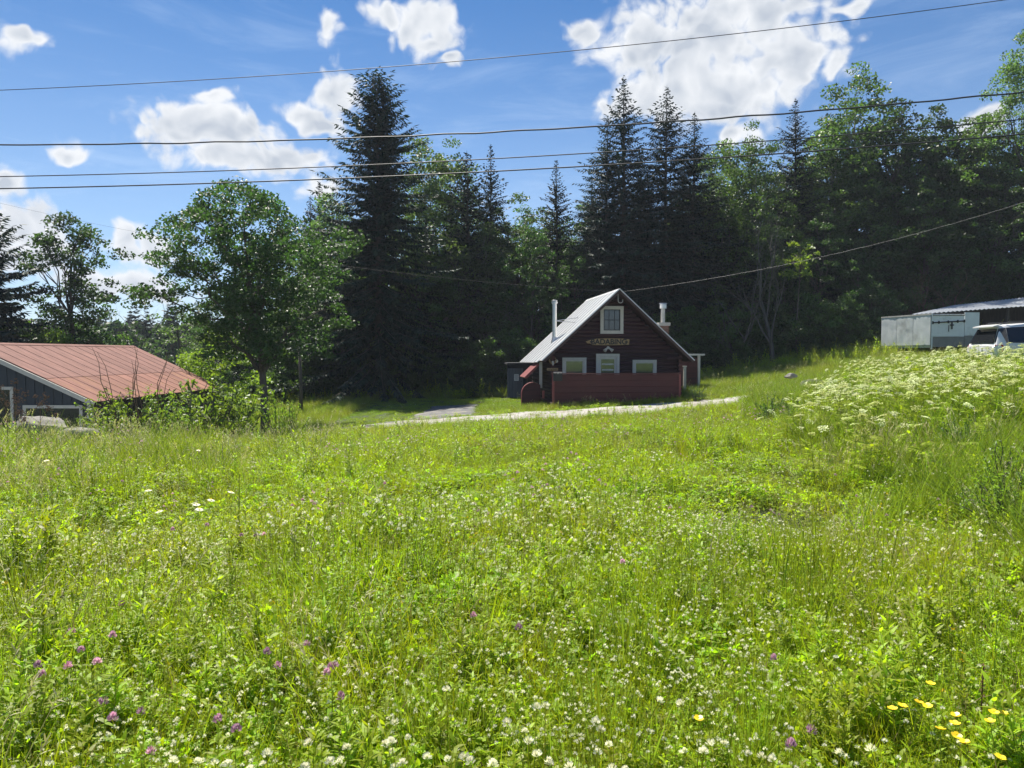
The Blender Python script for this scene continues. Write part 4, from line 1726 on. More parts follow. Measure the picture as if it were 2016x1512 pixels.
def decid(seed, H, Rr, zc, nclu, per, leaf_l, mat, prof=None, lean=(0, 0), fork=.35, nl=16, bark='bark', clr=.62, stems=1, shell=.55, trunk_r=.016, flat=.5):
    """a broadleaf tree: trunk, limbs to the leaf clumps, leaves in clumps spread through the crown"""
    r = np.random.default_rng(seed)
    prof = prof or (lambda t: math.sin(math.pi * min(1, (.12 + .88 * t) ** .8)) ** .75)
    ph = r.uniform(0, 6.28, 4)
    C = []
    while len(C) < nclu:
        t = r.uniform(0, 1)
        pr = prof(t)
        if r.uniform() > pr * 1.05:
            continue
        a = r.uniform(0, 6.283)
        lump = 1 + .22 * math.sin(2 * a + ph[0] + 5 * t) + .16 * math.sin(3 * a + ph[1] - 9 * t) + .1 * math.sin(17 * t + ph[2])
        rad = Rr * pr * lump * r.uniform() ** shell
        C.append((lean[0] * t + rad * math.cos(a), lean[1] * t + rad * math.sin(a), zc + (H - zc) * t))
    C = np.array(C)
    cr = clr * (H / 14) ** .5 * r.uniform(.6, 1.25, nclu)
    cnt = np.maximum(6, (per * (cr / cr.mean()) ** 2)).astype(int)
    ctr = np.repeat(C, cnt, 0)
    rr_ = np.repeat(cr, cnt)
    off = rand_unit(r, len(ctr)) * (r.uniform(size=(len(ctr), 1)) ** .45) * rr_[:, None]
    off[:, 2] *= flat
    pos = ctr + off
    pos[:, 2] -= .25 * np.linalg.norm(off[:, :2], axis=1)
    v, f = leaf_quads(pos, r, leaf_l, leaf_l * .62, .7)
    crown = np_mesh('crown', v, f, M[mat], var=np.clip(np.repeat(r.uniform(0, 1, nclu), cnt) * .5 + r.uniform(0, .5, len(f)), 0, 1))
    tr = MB()
    for sidx in range(stems):
        ox, oy = (0, 0) if stems == 1 else (r.uniform(-.35, .35), r.uniform(-.35, .35))
        top = Vector((lean[0] * .8 + r.uniform(-.3, .3), lean[1] * .8 + r.uniform(-.3, .3), zc + (H - zc) * .8))
        base = Vector((ox, oy, -.3))
        n = 9
        tpts, trad = [], []
        for i in range(n + 1):
            t = i / n
            q = base.lerp(top, t)
            w = math.sin(math.pi * t) * H * .014
            q += Vector((w * math.sin(seed + 4 * t), w * math.cos(seed * 1.7 + 3 * t), 0))
            tpts.append(q)
            trad.append(H * trunk_r * ((1 - t) ** .8 * .95 + .06) * (1.35 if i == 0 else 1) / (stems ** .5))
        tr.tube(tpts, trad, 9)
        order = r.permutation(nclu)[:max(4, nl // stems)]
        for j in order:
            c = Vector(C[j])
            zt = max(zc * .8, c.z - (H - zc) * r.uniform(.15, .4))
            t = min(.97, max(.1, (zt + .3) / (top.z + .3)))
            i = min(n - 1, int(t * n))
            s = tpts[i].lerp(tpts[i + 1], t * n - i)
            rad = trad[i] * .5
            P = limb_path(r, s, c)
            tr.tube(P, [max(.012, rad * (1 - .85 * q / (len(P) - 1))) for q in range(len(P))], 5, cap=False)
            # twigs
            near = np.argsort(((C - C[j]) ** 2).sum(1))[1:4]
            for k in near:
                P2 = limb_path(r, P[3], C[k], 3)
                tr.tube(P2, [rad * .35 + .006, rad * .22 + .005, .01, .006], 4, cap=False)
    trunk = tr.mesh('trunk', M[bark], smooth=True)
    return trunk, crown


def bare_tree(seed, H, mat, spread=.55, levels=4, r0=.09, lean=(0, 0), n0=5, up=.5):
    r = np.random.default_rng(seed)
    tr = MB()

    def grow(p, d, L, rad, lev):
        n = 4
        P = [p]
        q = p
        dd = d.copy()
        for i in range(n):
            dd = (dd + Vector(r.normal(size=3)) * .16 + Vector((0, 0, .06))).normalized()
            q = q + dd * L / n
            P.append(q)
        tr.tube(P, [rad * (1 - .6 * i / n) for i in range(n + 1)], 6 if lev == 0 else 4, cap=False)
        if lev >= levels:
            return
        for k in range(n0 if lev == 0 else int(r.integers(3, 5))):
            i = int(r.integers(1, n + 1)) if lev else 1 + k % n
            ax = Vector(r.normal(size=3)).normalized()
            nd = (dd + ax * spread * 1.3 + Vector((0, 0, up * .3))).normalized()
            grow(P[i], nd, L * r.uniform(.45, .72), rad * (1 - .6 * i / n) * .6, lev + 1)
    grow(Vector((0, 0, -.2)), Vector((lean[0], lean[1], 1)).normalized(), H * .5, r0, 0)
    return tr.mesh('trunk', M[mat], smooth=False)


def plant(name, label, cat, meshes, x, y, sx=1.0, sz=1.0, rz=0.0, group=None, sink=0.0):
    """a tree: an Empty at its foot that parents trunk and crown"""
    o = empty(name, (x, y, float(ground(x, y)) - sink), rz)
    o.scale = (sx, sx, sz)
    tag(o, label, cat, group)
    for part, me in zip(('trunk', 'crown'), meshes):
        if me is not None:
            link(part, me, o)
    return o


def put(name, label, cat, meshes, H, u, vtop, Y, wid=1.0, rz=None, group=None):
    """place a tree so that its top shows at photo pixel (u, vtop) at depth Y"""
    p = at(u, vtop, Y)
    g = float(ground(p.x, Y))
    sz = (p.z - g) / H
    return plant(name, label, cat, meshes, p.x, Y, sz * wid, sz, random.uniform(0, 6.28) if rz is None else rz, group)


SP_big = spruce(3, 22, 5.9, 1.2, .37, .62, .40, .28, .17, .58, 10, 'needle', twin=(.75, .1, 21.6, .42))
SP = [spruce(11, 20, 5.2, .6, .32, 1.4, .30, .24, .13, .46, 8, 'needle2'), spruce(12, 20, 4.9, .6, .32, 1.35, .34, .3, .13, .46, 8, 'needle'), spruce(15, 20, 5.4, .8, .33, 1.3, .4, .26, .14, .48, 8, 'needle2')]
FIR = [spruce(21, 15, 3.0, .5, .26, 1.35, .22, .22, .15, .34, 7, 'needle2'), spruce(22, 15, 3.2, .5, .26, 1.3, .25, .26, .15, .36, 7, 'needle')]
DA = decid(31, 16, 5.0, 1.0, 300, 60, .21, 'leafmid')
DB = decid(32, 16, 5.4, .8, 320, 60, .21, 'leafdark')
DC = decid(33, 17, 4.4, 1.6, 280, 58, .20, 'leafpale', bark='barkpale', clr=.66)
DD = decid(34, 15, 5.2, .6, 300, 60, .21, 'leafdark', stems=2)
DE = decid(35, 18, 4.8, 2.0, 300, 58, .21, 'leafmid', bark='barkpale')
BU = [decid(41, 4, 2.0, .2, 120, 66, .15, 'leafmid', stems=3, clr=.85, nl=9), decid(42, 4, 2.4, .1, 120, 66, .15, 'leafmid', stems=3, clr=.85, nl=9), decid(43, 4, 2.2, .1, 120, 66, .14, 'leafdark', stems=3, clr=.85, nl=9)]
BRIGHT = decid(44, 5, 2.2, .2, 110, 62, .15, 'leafbright', stems=3, clr=.8, nl=12)

put('spruce_tree', 'tallest ragged dark spruce with a blunt double top in the middle of the forest edge', 'tree', SP_big, 22, 742, 143, 47, 1.0, 1.2)
conifers = [
    (628, 358, 55, 1.1, FIR[0], 15, 'fir_tree', 'pointed dark fir tip just above the round leafy tree, its thicker one'),
    (611, 386, 55, .8, FIR[1], 15, 'fir_tree', 'thin fir tip rising behind the crown of the big leaning tree'),
    (919, 298, 52, 1.25, FIR[1], 15, 'fir_tree', 'slim paler fir between the big spruce and the lone pointed dark fir'),
    (966, 287, 54, .95, FIR[0], 15, 'fir_tree', 'narrow dark fir with a very sharp tip above lower leafy crowns'),
    (1095, 316, 53, .95, FIR[0], 15, 'fir_tree', 'isolated slender dark fir spire between leafy crowns above the cabin'),
    (1228, 150, 51, 1.05, SP[0], 20, 'spruce_tree', 'tall sharply pointed spruce directly above the cabin peak'),
    (1196, 232, 51.6, .95, SP[1], 20, 'spruce_tree', 'shorter spruce grown into the flank of the sharply pointed one'),
    (1313, 170, 50.5, .98, SP[2], 20, 'spruce_tree', 'tall spruce with a rounded top, second of the trio above the cabin'),
    (1368, 222, 51, 1.05, SP[1], 20, 'spruce_tree', 'lower broad spruce pressed against the rounded tall one'),
    (1567, 194, 57, .95, SP[0], 20, 'spruce_tree', 'lone dark spruce rising behind the bare grey tree'),
    (1275, 330, 54, .8, SP[2], 20, 'spruce_tree', 'dark spruce filling the gap between two tall pointed spruces'),
    (1262, 300, 53, 1.0, SP[1], 20, 'spruce_tree', 'dark spruce close behind the tallest pair above the cabin'),
    (1345, 310, 53.5, 1.1, SP[0], 20, 'spruce_tree', 'dark spruce between the rounded tall spruce and the broad lower one'),
    (1405, 372, 52.5, 1.1, SP[2], 20, 'spruce_tree', 'broad shaded spruce at the outer flank of the trio above the cabin'),
    (1165, 345, 53, 1.0, SP[0], 20, 'spruce_tree', 'shaded spruce at the inner flank of the sharply pointed tall one'),
    (1610, 420, 54, 1.1, SP[1], 20, 'spruce_tree', 'shaded spruce hidden behind the bright sapling'),
    (690, 470, 50, .8, SP[0], 20, 'spruce_tree', 'low dark spruce tucked at the foot of the tallest spruce'),
    (1470, 430, 51, .9, SP[1], 20, 'spruce_tree', 'dark spruce standing in shade behind the bare grey tree'),
    (1180, 420, 50, .8, SP[2], 20, 'spruce_tree', 'short dark spruce below the sharply pointed tall one'),
    (1085, 520, 50, .7, SP[1], 20, 'spruce_tree', 'low shaded spruce beneath the isolated fir spire'),
]
for (u, v, Y, w, ms, H, nm, lb) in conifers:
    put(nm, lb, 'tree', ms, H, u, v, Y, w)
# the spruce at the frame's edge beside the barn
SPL = spruce(18, 15, 5.0, .6, .5, .6, .25, .35, .26, .7, 7, 'needle2')
put('spruce_tree', 'dark spruce with wide flat branches beyond the barn ridge', 'tree', SPL, 15, -18, 420, 39, .95, .6)

leafy = [
    (835, 262, 53, 1.0, DC, 17, 'tall pale leafy tree touching the flank of the tallest spruce'),
    (885, 275, 55, .95, DE, 18, 'airy leafy tree between the tallest spruce and the slim paler fir'),
    (1022, 382, 55, 1.2, DA, 16, 'rounded leafy crown between the two narrow dark firs'),
    (960, 430, 51, 1.0, DC, 17, 'pale leafy crown in front of the narrow sharp fir'),
    (1150, 400, 56, 1.1, DA, 16, 'leafy crown filling the notch beside the tall pointed spruce'),
    (1050, 440, 50, 1.0, DD, 15, 'dense leafy tree below the rounded crown near the isolated spire'),
    (1130, 480, 50.5, 1.1, DB, 16, 'shaded leafy tree left of the cabin peak under the notch'),
    (900, 470, 50, 1.1, DB, 16, 'shaded leafy tree standing above the hedge by the asphalt apron'),
    (820, 440, 50, 1.1, DA, 16, 'leafy tree right beside the trunk of the tallest spruce'),
    (650, 372, 52, .95, DC, 17, 'light green tree beside the fir tips and the tallest spruce'),
    (640, 500, 49, 1.0, DA, 16, 'leafy tree with bright flecks under the light green one'),
    (1418, 268, 56, 1.1, DC, 17, 'pale slender crown seen past the broad spruce'),
    (1487, 240, 54, .85, DE, 18, 'tall leafy crown just ahead of the lone dark spruce'),
    (1440, 330, 52, 1.0, DA, 16, 'leafy tree behind the bare grey branches'),
    (1690, 124, 60, 1.05, DE, 18, 'tallest leafy tree rising above the wooded right edge of the clearing'),
    (1635, 225, 59, 1.15, DC, 17, 'pale leafy flank below the tallest leafy tree'),
    (1762, 192, 61, 1.2, DB, 16, 'broad dark leafy crown beside the tallest leafy tree'),
    (1850, 204, 61, 1.15, DB, 16, 'rounded dark leafy crown above the brown dead brush'),
    (1905, 232, 60, 1.15, DA, 16, 'leafy crown in the dip beside the big light tree at the edge'),
    (1720, 330, 59, 1.0, DD, 15, 'dense dark leafy tree in the middle of the right hand wood'),
    (1820, 340, 56, 1.0, DD, 15, 'dark leafy tree over the lean-to roof'),
    (1620, 400, 53, 1.0, DB, 16, 'dark leafy tree beside the bright sapling'),
]
for (u, v, Y, w, ms, H, lb) in leafy:
    put('leafy_tree', lb, 'tree', ms, H, u, v, Y, w)
DBIG = decid(36, 20, 4.6, 1.5, 330, 62, .20, 'leafpale', clr=.62, shell=.6)
put('leafy_tree', 'big light green tree cut by the edge of the view above the lean-to', 'tree', DBIG, 20, 2020, 62, 57, .95)
put('leafy_tree', 'second light green tree crowded behind the edge tree', 'tree', DC, 17, 1950, 215, 59, 1.1)
# the wood behind and below, crown after crown, that nothing tells apart
lb = 'shaded leafy tree crowded deep in the dark wood behind the clearing'
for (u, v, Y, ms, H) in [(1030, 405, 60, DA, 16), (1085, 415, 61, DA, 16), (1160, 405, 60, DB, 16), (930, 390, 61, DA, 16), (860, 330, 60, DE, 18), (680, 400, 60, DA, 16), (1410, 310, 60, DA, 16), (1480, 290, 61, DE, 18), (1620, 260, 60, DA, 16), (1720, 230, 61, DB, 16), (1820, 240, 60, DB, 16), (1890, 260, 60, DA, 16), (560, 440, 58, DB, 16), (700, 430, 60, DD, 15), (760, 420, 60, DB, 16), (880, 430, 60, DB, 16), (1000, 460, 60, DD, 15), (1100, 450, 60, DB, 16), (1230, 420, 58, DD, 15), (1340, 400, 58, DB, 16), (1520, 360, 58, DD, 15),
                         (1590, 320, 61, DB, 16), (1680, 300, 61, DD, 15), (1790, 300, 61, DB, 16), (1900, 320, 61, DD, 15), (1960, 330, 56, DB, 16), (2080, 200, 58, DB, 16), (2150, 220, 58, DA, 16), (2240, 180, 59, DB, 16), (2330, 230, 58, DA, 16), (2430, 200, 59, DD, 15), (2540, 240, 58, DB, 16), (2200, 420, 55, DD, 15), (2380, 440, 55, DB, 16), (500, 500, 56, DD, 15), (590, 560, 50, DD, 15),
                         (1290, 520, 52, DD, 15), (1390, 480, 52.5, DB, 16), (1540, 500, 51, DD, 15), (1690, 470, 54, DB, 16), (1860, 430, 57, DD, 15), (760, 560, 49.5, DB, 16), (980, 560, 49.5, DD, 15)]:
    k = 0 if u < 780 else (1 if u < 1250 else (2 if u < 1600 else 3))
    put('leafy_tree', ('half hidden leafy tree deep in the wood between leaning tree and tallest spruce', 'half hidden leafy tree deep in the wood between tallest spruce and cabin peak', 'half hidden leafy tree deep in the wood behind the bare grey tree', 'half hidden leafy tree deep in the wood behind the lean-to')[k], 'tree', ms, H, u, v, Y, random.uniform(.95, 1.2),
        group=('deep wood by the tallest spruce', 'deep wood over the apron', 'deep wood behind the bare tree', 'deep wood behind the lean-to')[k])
# understorey
und = [(1000, 640, 46, BU[1]), (1040, 665, 45.5, BU[0]), (950, 668, 45, BU[0]), (900, 700, 45.5, BU[2]), (850, 690, 46, BU[1]), (800, 680, 46.5, BU[0]), (740, 660, 47, BU[1]), (690, 690, 46.5, BU[2]), (640, 690, 46, BU[0]), (1110, 640, 46.5, BU[2]),
       (1360, 600, 47, BU[0]), (1420, 590, 47.5, BU[1]), (1480, 610, 48, BU[0]), (1540, 590, 48.5, BU[2]), (1600, 570, 49, BU[1]), (1660, 580, 49, BU[0]), (1720, 540, 50, BU[2]), (1400, 660, 45.5, BU[2]), (1460, 672, 46, BU[1]), (1530, 660, 47, BU[0]), (1590, 650, 48, BU[2]), (1650, 640, 48.5, BU[1]), (1300, 610, 47, BU[1]), (1240, 620, 47.5, BU[0]),
       (920, 745, 43.6, BU[2]), (965, 742, 43.8, BU[0]), (870, 752, 44, BU[1]), (830, 758, 44.5, BU[0]), (1790, 560, 53, BU[1]), (1900, 540, 55, BU[0]), (1850, 520, 56, BU[2]), (1960, 520, 56, BU[1]), (560, 690, 46, BU[2]), (600, 640, 47, BU[1])]
for (u, v, Y, ms) in und:
    k = 0 if u < 780 else (1 if u < 1130 else (2 if u < 1560 else 3))
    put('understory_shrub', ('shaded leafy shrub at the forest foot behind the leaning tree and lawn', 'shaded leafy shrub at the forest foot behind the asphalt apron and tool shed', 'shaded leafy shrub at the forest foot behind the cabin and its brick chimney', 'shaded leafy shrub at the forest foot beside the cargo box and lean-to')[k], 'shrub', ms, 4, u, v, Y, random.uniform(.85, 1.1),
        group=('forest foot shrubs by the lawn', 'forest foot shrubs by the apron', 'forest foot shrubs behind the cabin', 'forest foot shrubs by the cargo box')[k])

# the leaning tree that stands in front of the wood
r_ = np.random.default_rng(77)
LE = decid(51, 10.5, 4.0, 3.2, 470, 66, .15, 'leafdark', lean=(-1.1, 0), bark='bark', clr=.60, nl=26, shell=.52, trunk_r=.017, prof=lambda t: (0.62 + .75 * t) * (1 if t < .55 else max(0, 1 - ((t - .55) / .46) ** 2)) ** .6 * .93)
p0 = at(520, 798, 31)
lean_tree = plant('leaning_tree', 'big spreading leafy tree leaning over the grass beyond the barn', 'tree', LE, p0.x + .05, 31, 1.0, (at(480, 372, 31).z - float(ground(p0.x, 31))) / 10.5, .15)
# the slim tree behind the barn, the bare tree next to it
SLIM = decid(52, 9.5, 2.5, 1.2, 210, 62, .15, 'leafdark', bark='bark', clr=.6, nl=22, shell=.6, prof=lambda t: .95 - .35 * t if t < .75 else .72 * max(0, 1 - ((t - .75) / .25) ** 2) ** .5)
put('leafy_tree', 'slim open crowned tree rising behind the barn ridge', 'tree', SLIM, 9.5, 152, 418, 42, 1.0, .4)
put('bare_tree', 'leafless forked tree leaning beside the slim tree behind the barn', 'tree', (bare_tree(5, 7, 'deadwood', .42, 4, .085, (.16, 0), 5), None), 7.2, 255, 488, 41, 1.0, 0.3)
WISP = decid(53, 7, 1.9, .8, 60, 40, .13, 'leafpale', clr=.55, stems=2, nl=14)
put('leafy_tree', 'thin pale far tree left of the leaning tree, above the wooded valley', 'tree', WISP, 7, 352, 572, 58, 1.15)
put('leafy_tree', 'small grey green tree beside the thin pale far one', 'tree', WISP, 7, 415, 560, 56, 1.1)
put('leafy_shrub', 'bright sunlit bush between the barn end and the leaning tree', 'shrub', BRIGHT, 5, 432, 640, 38.5, 1.05)
put('leafy_shrub', 'lower bright bush at the far end of the barn roof', 'shrub', BRIGHT, 5, 372, 690, 39.5, .95)
put('leafy_shrub', 'yellow green bush half hidden behind the barn ridge under the slim tree', 'shrub', BRIGHT, 5, 100, 632, 40, .9)
put('leafy_shrub', 'dim bush behind the barn ridge below the bare tree', 'shrub', BU[1], 4, 215, 650, 41, .9)
put('leafy_shrub', 'dark bush behind the barn roof at the far gable', 'shrub', BU[0], 4, 300, 700, 42, .9)
put('leafy_shrub', 'dark bush under the wide spruce beside the barn ridge', 'shrub', BU[0], 4, 40, 620, 41, 1.1)
put('sapling', 'bright yellow green sapling lit against the dark wood', 'tree', decid(55, 4.4, .75, 3.0, 16, 40, .12, 'leafbright', clr=.42, nl=8, trunk_r=.008), 4.4, 1573, 462, 47.5, 1.0)
put('bare_tree', 'bare grey dead tree with forked branches before the lone dark spruce', 'tree', (bare_tree(9, 11, 'deadwood', .42, 4, .13, (.05, 0), 6), None), 11, 1528, 318, 46, 1.0, 1.0)
put('bare_tree', 'tangle of bare twigs low beside the grey dead tree', 'tree', (bare_tree(14, 6, 'deadwood', .6, 4, .07, (-.2, 0), 6), None), 6, 1445, 430, 46.5, 1.0, 2.0)
for (u, v, lbb) in ((1800, 470, 'reddish brown dead brush over the cargo box'), (1850, 478, 'second clump of brown dead brush above the cargo box and lean-to')):
    put('dead_brush', lbb, 'shrub', (bare_tree(20 + u, 4.5, 'deadbrown', .75, 4, .05, (0, 0), 7, up=-.3), None), 4.5, u, v, 52, 1.1)
put('tree_stump', 'tall bare branchless trunk standing at the edge of the lawn', 'tree', (MB().tube([(0, 0, -.2), (.03, 0, 2), (-.05, 0, 4.6)], [.15, .12, .09], 10).mesh('trunk', M['bark'], True), None), 4.6, 591, 690, 39, 1.0, 0)
# trunks seen under the crowns at the lawn edge
for i, u in enumerate((612, 626, 640, 655, 668)):
    b = MB()
    b.tube([(0, 0, -.2), (.1, 0, 2.5), (.05, 0, 6)], [.14, .11, .08], 7)
    put('slim_trunk', 'slim dark trunk in the row under the trees at the lawn edge', 'tree', (b.mesh('trunk', M['bark'], True), None), 6, u, 640, 47 + .3 * i, 1.0, None, 'slim trunks at the lawn edge')

# low shrubs in the meadow before the barn: bright leaves, some bare reddish twigs above


def upright_shrub(seed, H, W, n_st, per, leaf_l, mat='leafbright', bare=0):
    r = np.random.default_rng(seed)
    tr = MB()
    pos, dirs = [], []
    for k in range(n_st):
        a = r.uniform(0, 6.28)
        rad = W * math.sqrt(r.uniform())
        base = Vector((.35 * rad * math.cos(a), .35 * rad * math.sin(a), 0))
        h = H * r.uniform(.5, 1.0) * (1 - .35 * (rad / W) ** 2)
        top = Vector((rad * math.cos(a), rad * math.sin(a), h))
        P = limb_path(r, base, top, 4, .05)
        tr.tube(P, [.012, .010, .008, .006, .003], 4, cap=False)
        for q in range(per):
            t = r.uniform(.18, 1.0)
            i = min(3, int(t * 4))
            c = P[i].lerp(P[i + 1], t * 4 - i) + Vector(r.normal(size=3)) * .06 * (1.3 - t)
            pos.append(c)
            dirs.append((r.normal() * .8, r.normal() * .8, .6))
    for k in range(bare):
        a = r.uniform(0, 6.28)
        rad = W * .8 * r.uniform()
        P = limb_path(r, (rad * .4 * math.cos(a), rad * .4 * math.sin(a), .2), (rad * math.cos(a), rad * math.sin(a), H * r.uniform(.95, 1.28)), 4, .03)
        tr.tube(P, [.010, .009, .007, .005, .003], 4, m=1, cap=False)
    pos, dirs = np.array([tuple(p) for p in pos]), np.array(dirs)
    v, f = leaf_quads(pos, r, leaf_l, leaf_l * .45, .5, dirs / np.linalg.norm(dirs, axis=1, keepdims=True))
    return tr.mesh('stems', [M['bark'], M['deadbrown']]), np_mesh('foliage', v, f, M[mat], var=r.uniform(0, 1, len(f)))


def shrub(name, label, ms, H, u, vtop, Y, wid=1.0, group=None):
    o = put(name, label, 'shrub', (None, None), H, u, vtop, Y, wid, None, group)
    link('stems', ms[0], o)
    link('foliage', ms[1], o)
    return o


US = [upright_shrub(61, 1.9, 1.0, 34, 34, .085, bare=9), upright_shrub(62, 1.7, .85, 30, 34, .09), upright_shrub(63, 1.4, .7, 22, 30, .085)]
shrub('meadow_shrub', 'leafy shrub with bare reddish twigs in front of the barn roof', US[0], 1.9, 262, 724, 16.5, 1.15)
shrub('meadow_shrub', 'low leafy shrub by the barn corner board', US[1], 1.7, 218, 762, 17, 1.0)
shrub('meadow_shrub', 'bright pointed shrub before the far end of the barn roof', US[1], 1.7, 428, 696, 21, 1.15)
shrub('meadow_shrub', 'bright shrub in front of the barn side wall', US[2], 1.4, 388, 738, 20, 1.3)
shrub('meadow_shrub', 'low shrub leaning between the bright pointed one and the leaning trunk', US[2], 1.4, 470, 775, 21, .9)
shrub('meadow_shrub', 'small bright shrub right of the leaning trunk foot', US[1], 1.7, 545, 752, 21.5, .6)
shrub('meadow_shrub', 'lowest shrub tuft before the mown lawn edge', US[2], 1.4, 575, 782, 21.5, .9)
shrub('meadow_shrub', 'short leafy shrub between boulder and twiggy shrub', US[2], 1.4, 318, 760, 17, 1.2)
DK = upright_shrub(64, 1.2, .8, 40, 30, .07, 'leafmid')
shrub('bank_shrub', 'dark leafy weed clump where the gravel road meets the bank', DK, 1.2, 1528, 772, 19.5, 1.0)
shrub('bank_shrub', 'leafy weed clump at the foot of the flowering bank', DK, 1.2, 1575, 776, 18.5, 1.0)
shrub('bank_shrub', 'grey green weed clump low on the bank near the edge of the view', upright_shrub(65, 1.0, .6, 40, 30, .05, 'leafbright'), 1.0, 1990, 862, 7.5, 1.0)
shrub('bank_shrub', 'dense grey green bush where the bank meets the edge of the view', upright_shrub(66, 1.2, .9, 60, 34, .05, 'leafbright'), 1.2, 2005, 900, 6.2, 1.0)
shrub('bank_shrub', 'lush leafy bush high on the bank between the umbel flowers', DK, 1.2, 1900, 812, 10.5, 1.0)
shrub('bank_shrub', 'small leafy bush at the corner of the red porch front', DK, 1.2, 1372, 752, 32.6, .75)
# dry dock stalks by the boulders
for (u, v, Y, lbb) in ((14, 756, 12.5, 'dry brown dock stalk before the barn door frame'), (78, 782, 13.0, 'dry brown seed head leaning over the large boulder'), (30, 800, 12.0, 'short dry brown stalk at the foot of the barn gable')):
    r = np.random.default_rng(int(u))
    b = MB()
    tp = Vector((r.uniform(-.1, .1), 0, 1.5))
    b.tube([(0, 0, 0), (.02, 0, .8), tp], [.008, .006, .003], 4)
    for k in range(9):
        z = r.uniform(.9, 1.45)
        e = Vector((r.uniform(-.28, .28), r.uniform(-.2, .2), z + r.uniform(.05, .2)))
        b.tube([(.01, 0, z - .15), e], [.004, .002], 3)
        for q in range(14):
            c = e + Vector(r.normal(size=3)) * .035
            b.box(c, (.022, .02, .018))
    o = put('dry_dock', lbb, 'plant', (None, None), 1.5, u, v, Y)
    link('stalk', b.mesh('stalk', M['deadbrown']), o)
# ------------------------------------------------------------------ meadow: plants scattered as geometry over the ground
M['grass'] = leaf('grass_blades', (0.116, 0.155, 0.008), (0.375, 0.53, 0.014), 0.55, 0.03, 0.35, 0.5, 0.14, patch=(.45, (1.35, 1.05, .9)))
M['grassdark'] = leaf('lush_grass', (0.075, 0.115, 0.009), (0.22, 0.34, 0.02), 0.48, 0.02, 0.35, 0.5, 0.14, patch=(.5, (1.3, 1.1, 1)))
M['clover'] = leaf('clover_leaves', (0.106, 0.158, 0.008), (0.355, 0.57, 0.012), 0.54, 0.025, 0.40, 0.5, 0.15, patch=(.6, (1.25, 1.05, .9)))
M['weed'] = leaf('weed_leaves', (0.128, 0.175, 0.009), (0.395, 0.58, 0.014), 0.55, 0.025, 0.35, 0.5, 0.15, patch=(.5, (1.2, 1.0, .9)))
M['straw'] = leaf('dry_straw', (0.33, 0.25, 0.13), (0.3, 0.22, 0.09), 0.3, 0.015, 0.35, 0.6, 0.2)
M['seed'] = leaf('pale_seed_heads', (0.30, 0.29, 0.15), (0.36, 0.34, 0.12), 0.5, 0.015, 0.3, 0.6, 0.2)
M['stem'] = leaf('green_stems', (0.12, 0.155, 0.020), (0.26, 0.32, 0.02), 0.4, 0.02, 0.3, 0.5, 0.3)
M['petalwhite'] = leaf('white_petals', (0.62, 0.61, 0.50), (0.80, 0.78, 0.56), 0.45, 0.01, 0.10, 0.6, 0.2, obj_var=.1)
M['petalpink'] = leaf('pink_petals', (0.44, 0.25, 0.33), (0.66, 0.45, 0.55), 0.4, 0.02, 0.25, 0.6, 0.2)
M['petalyellow'] = leaf('yellow_petals', (0.70, 0.50, 0.010), (0.7, 0.5, 0.01), 0.3, 0.008, 0.1, 0.35, 0.5, obj_var=.1)
M['brownhead'] = leaf('brown_flower_heads', (0.16, 0.09, 0.05), (0.1, 0.05, 0.03), 0.2, 0.02, 0.3, 0.7, 0.2)
M['umbelwhite'] = leaf('cream_umbels', (0.50, 0.53, 0.28), (0.62, 0.66, 0.26), 0.4, 0.02, 0.25, 0.6, 0.2, obj_var=.1)
M['lawn'] = leaf('short_grass', (0.085, 0.145, 0.014), (0.30, 0.48, 0.02), 0.46, 0.025, 0.3, 0.45, 0.35, patch=(.35, (1.3, 1.08, .9)))
M['hillgrass'] = leaf('slope_grass', (0.098, 0.140, 0.020), (0.30, 0.42, 0.03), 0.46, 0.03, 0.3, 0.45, 0.35, patch=(.25, (1.25, 1.05, 1)))

PROTO = {}


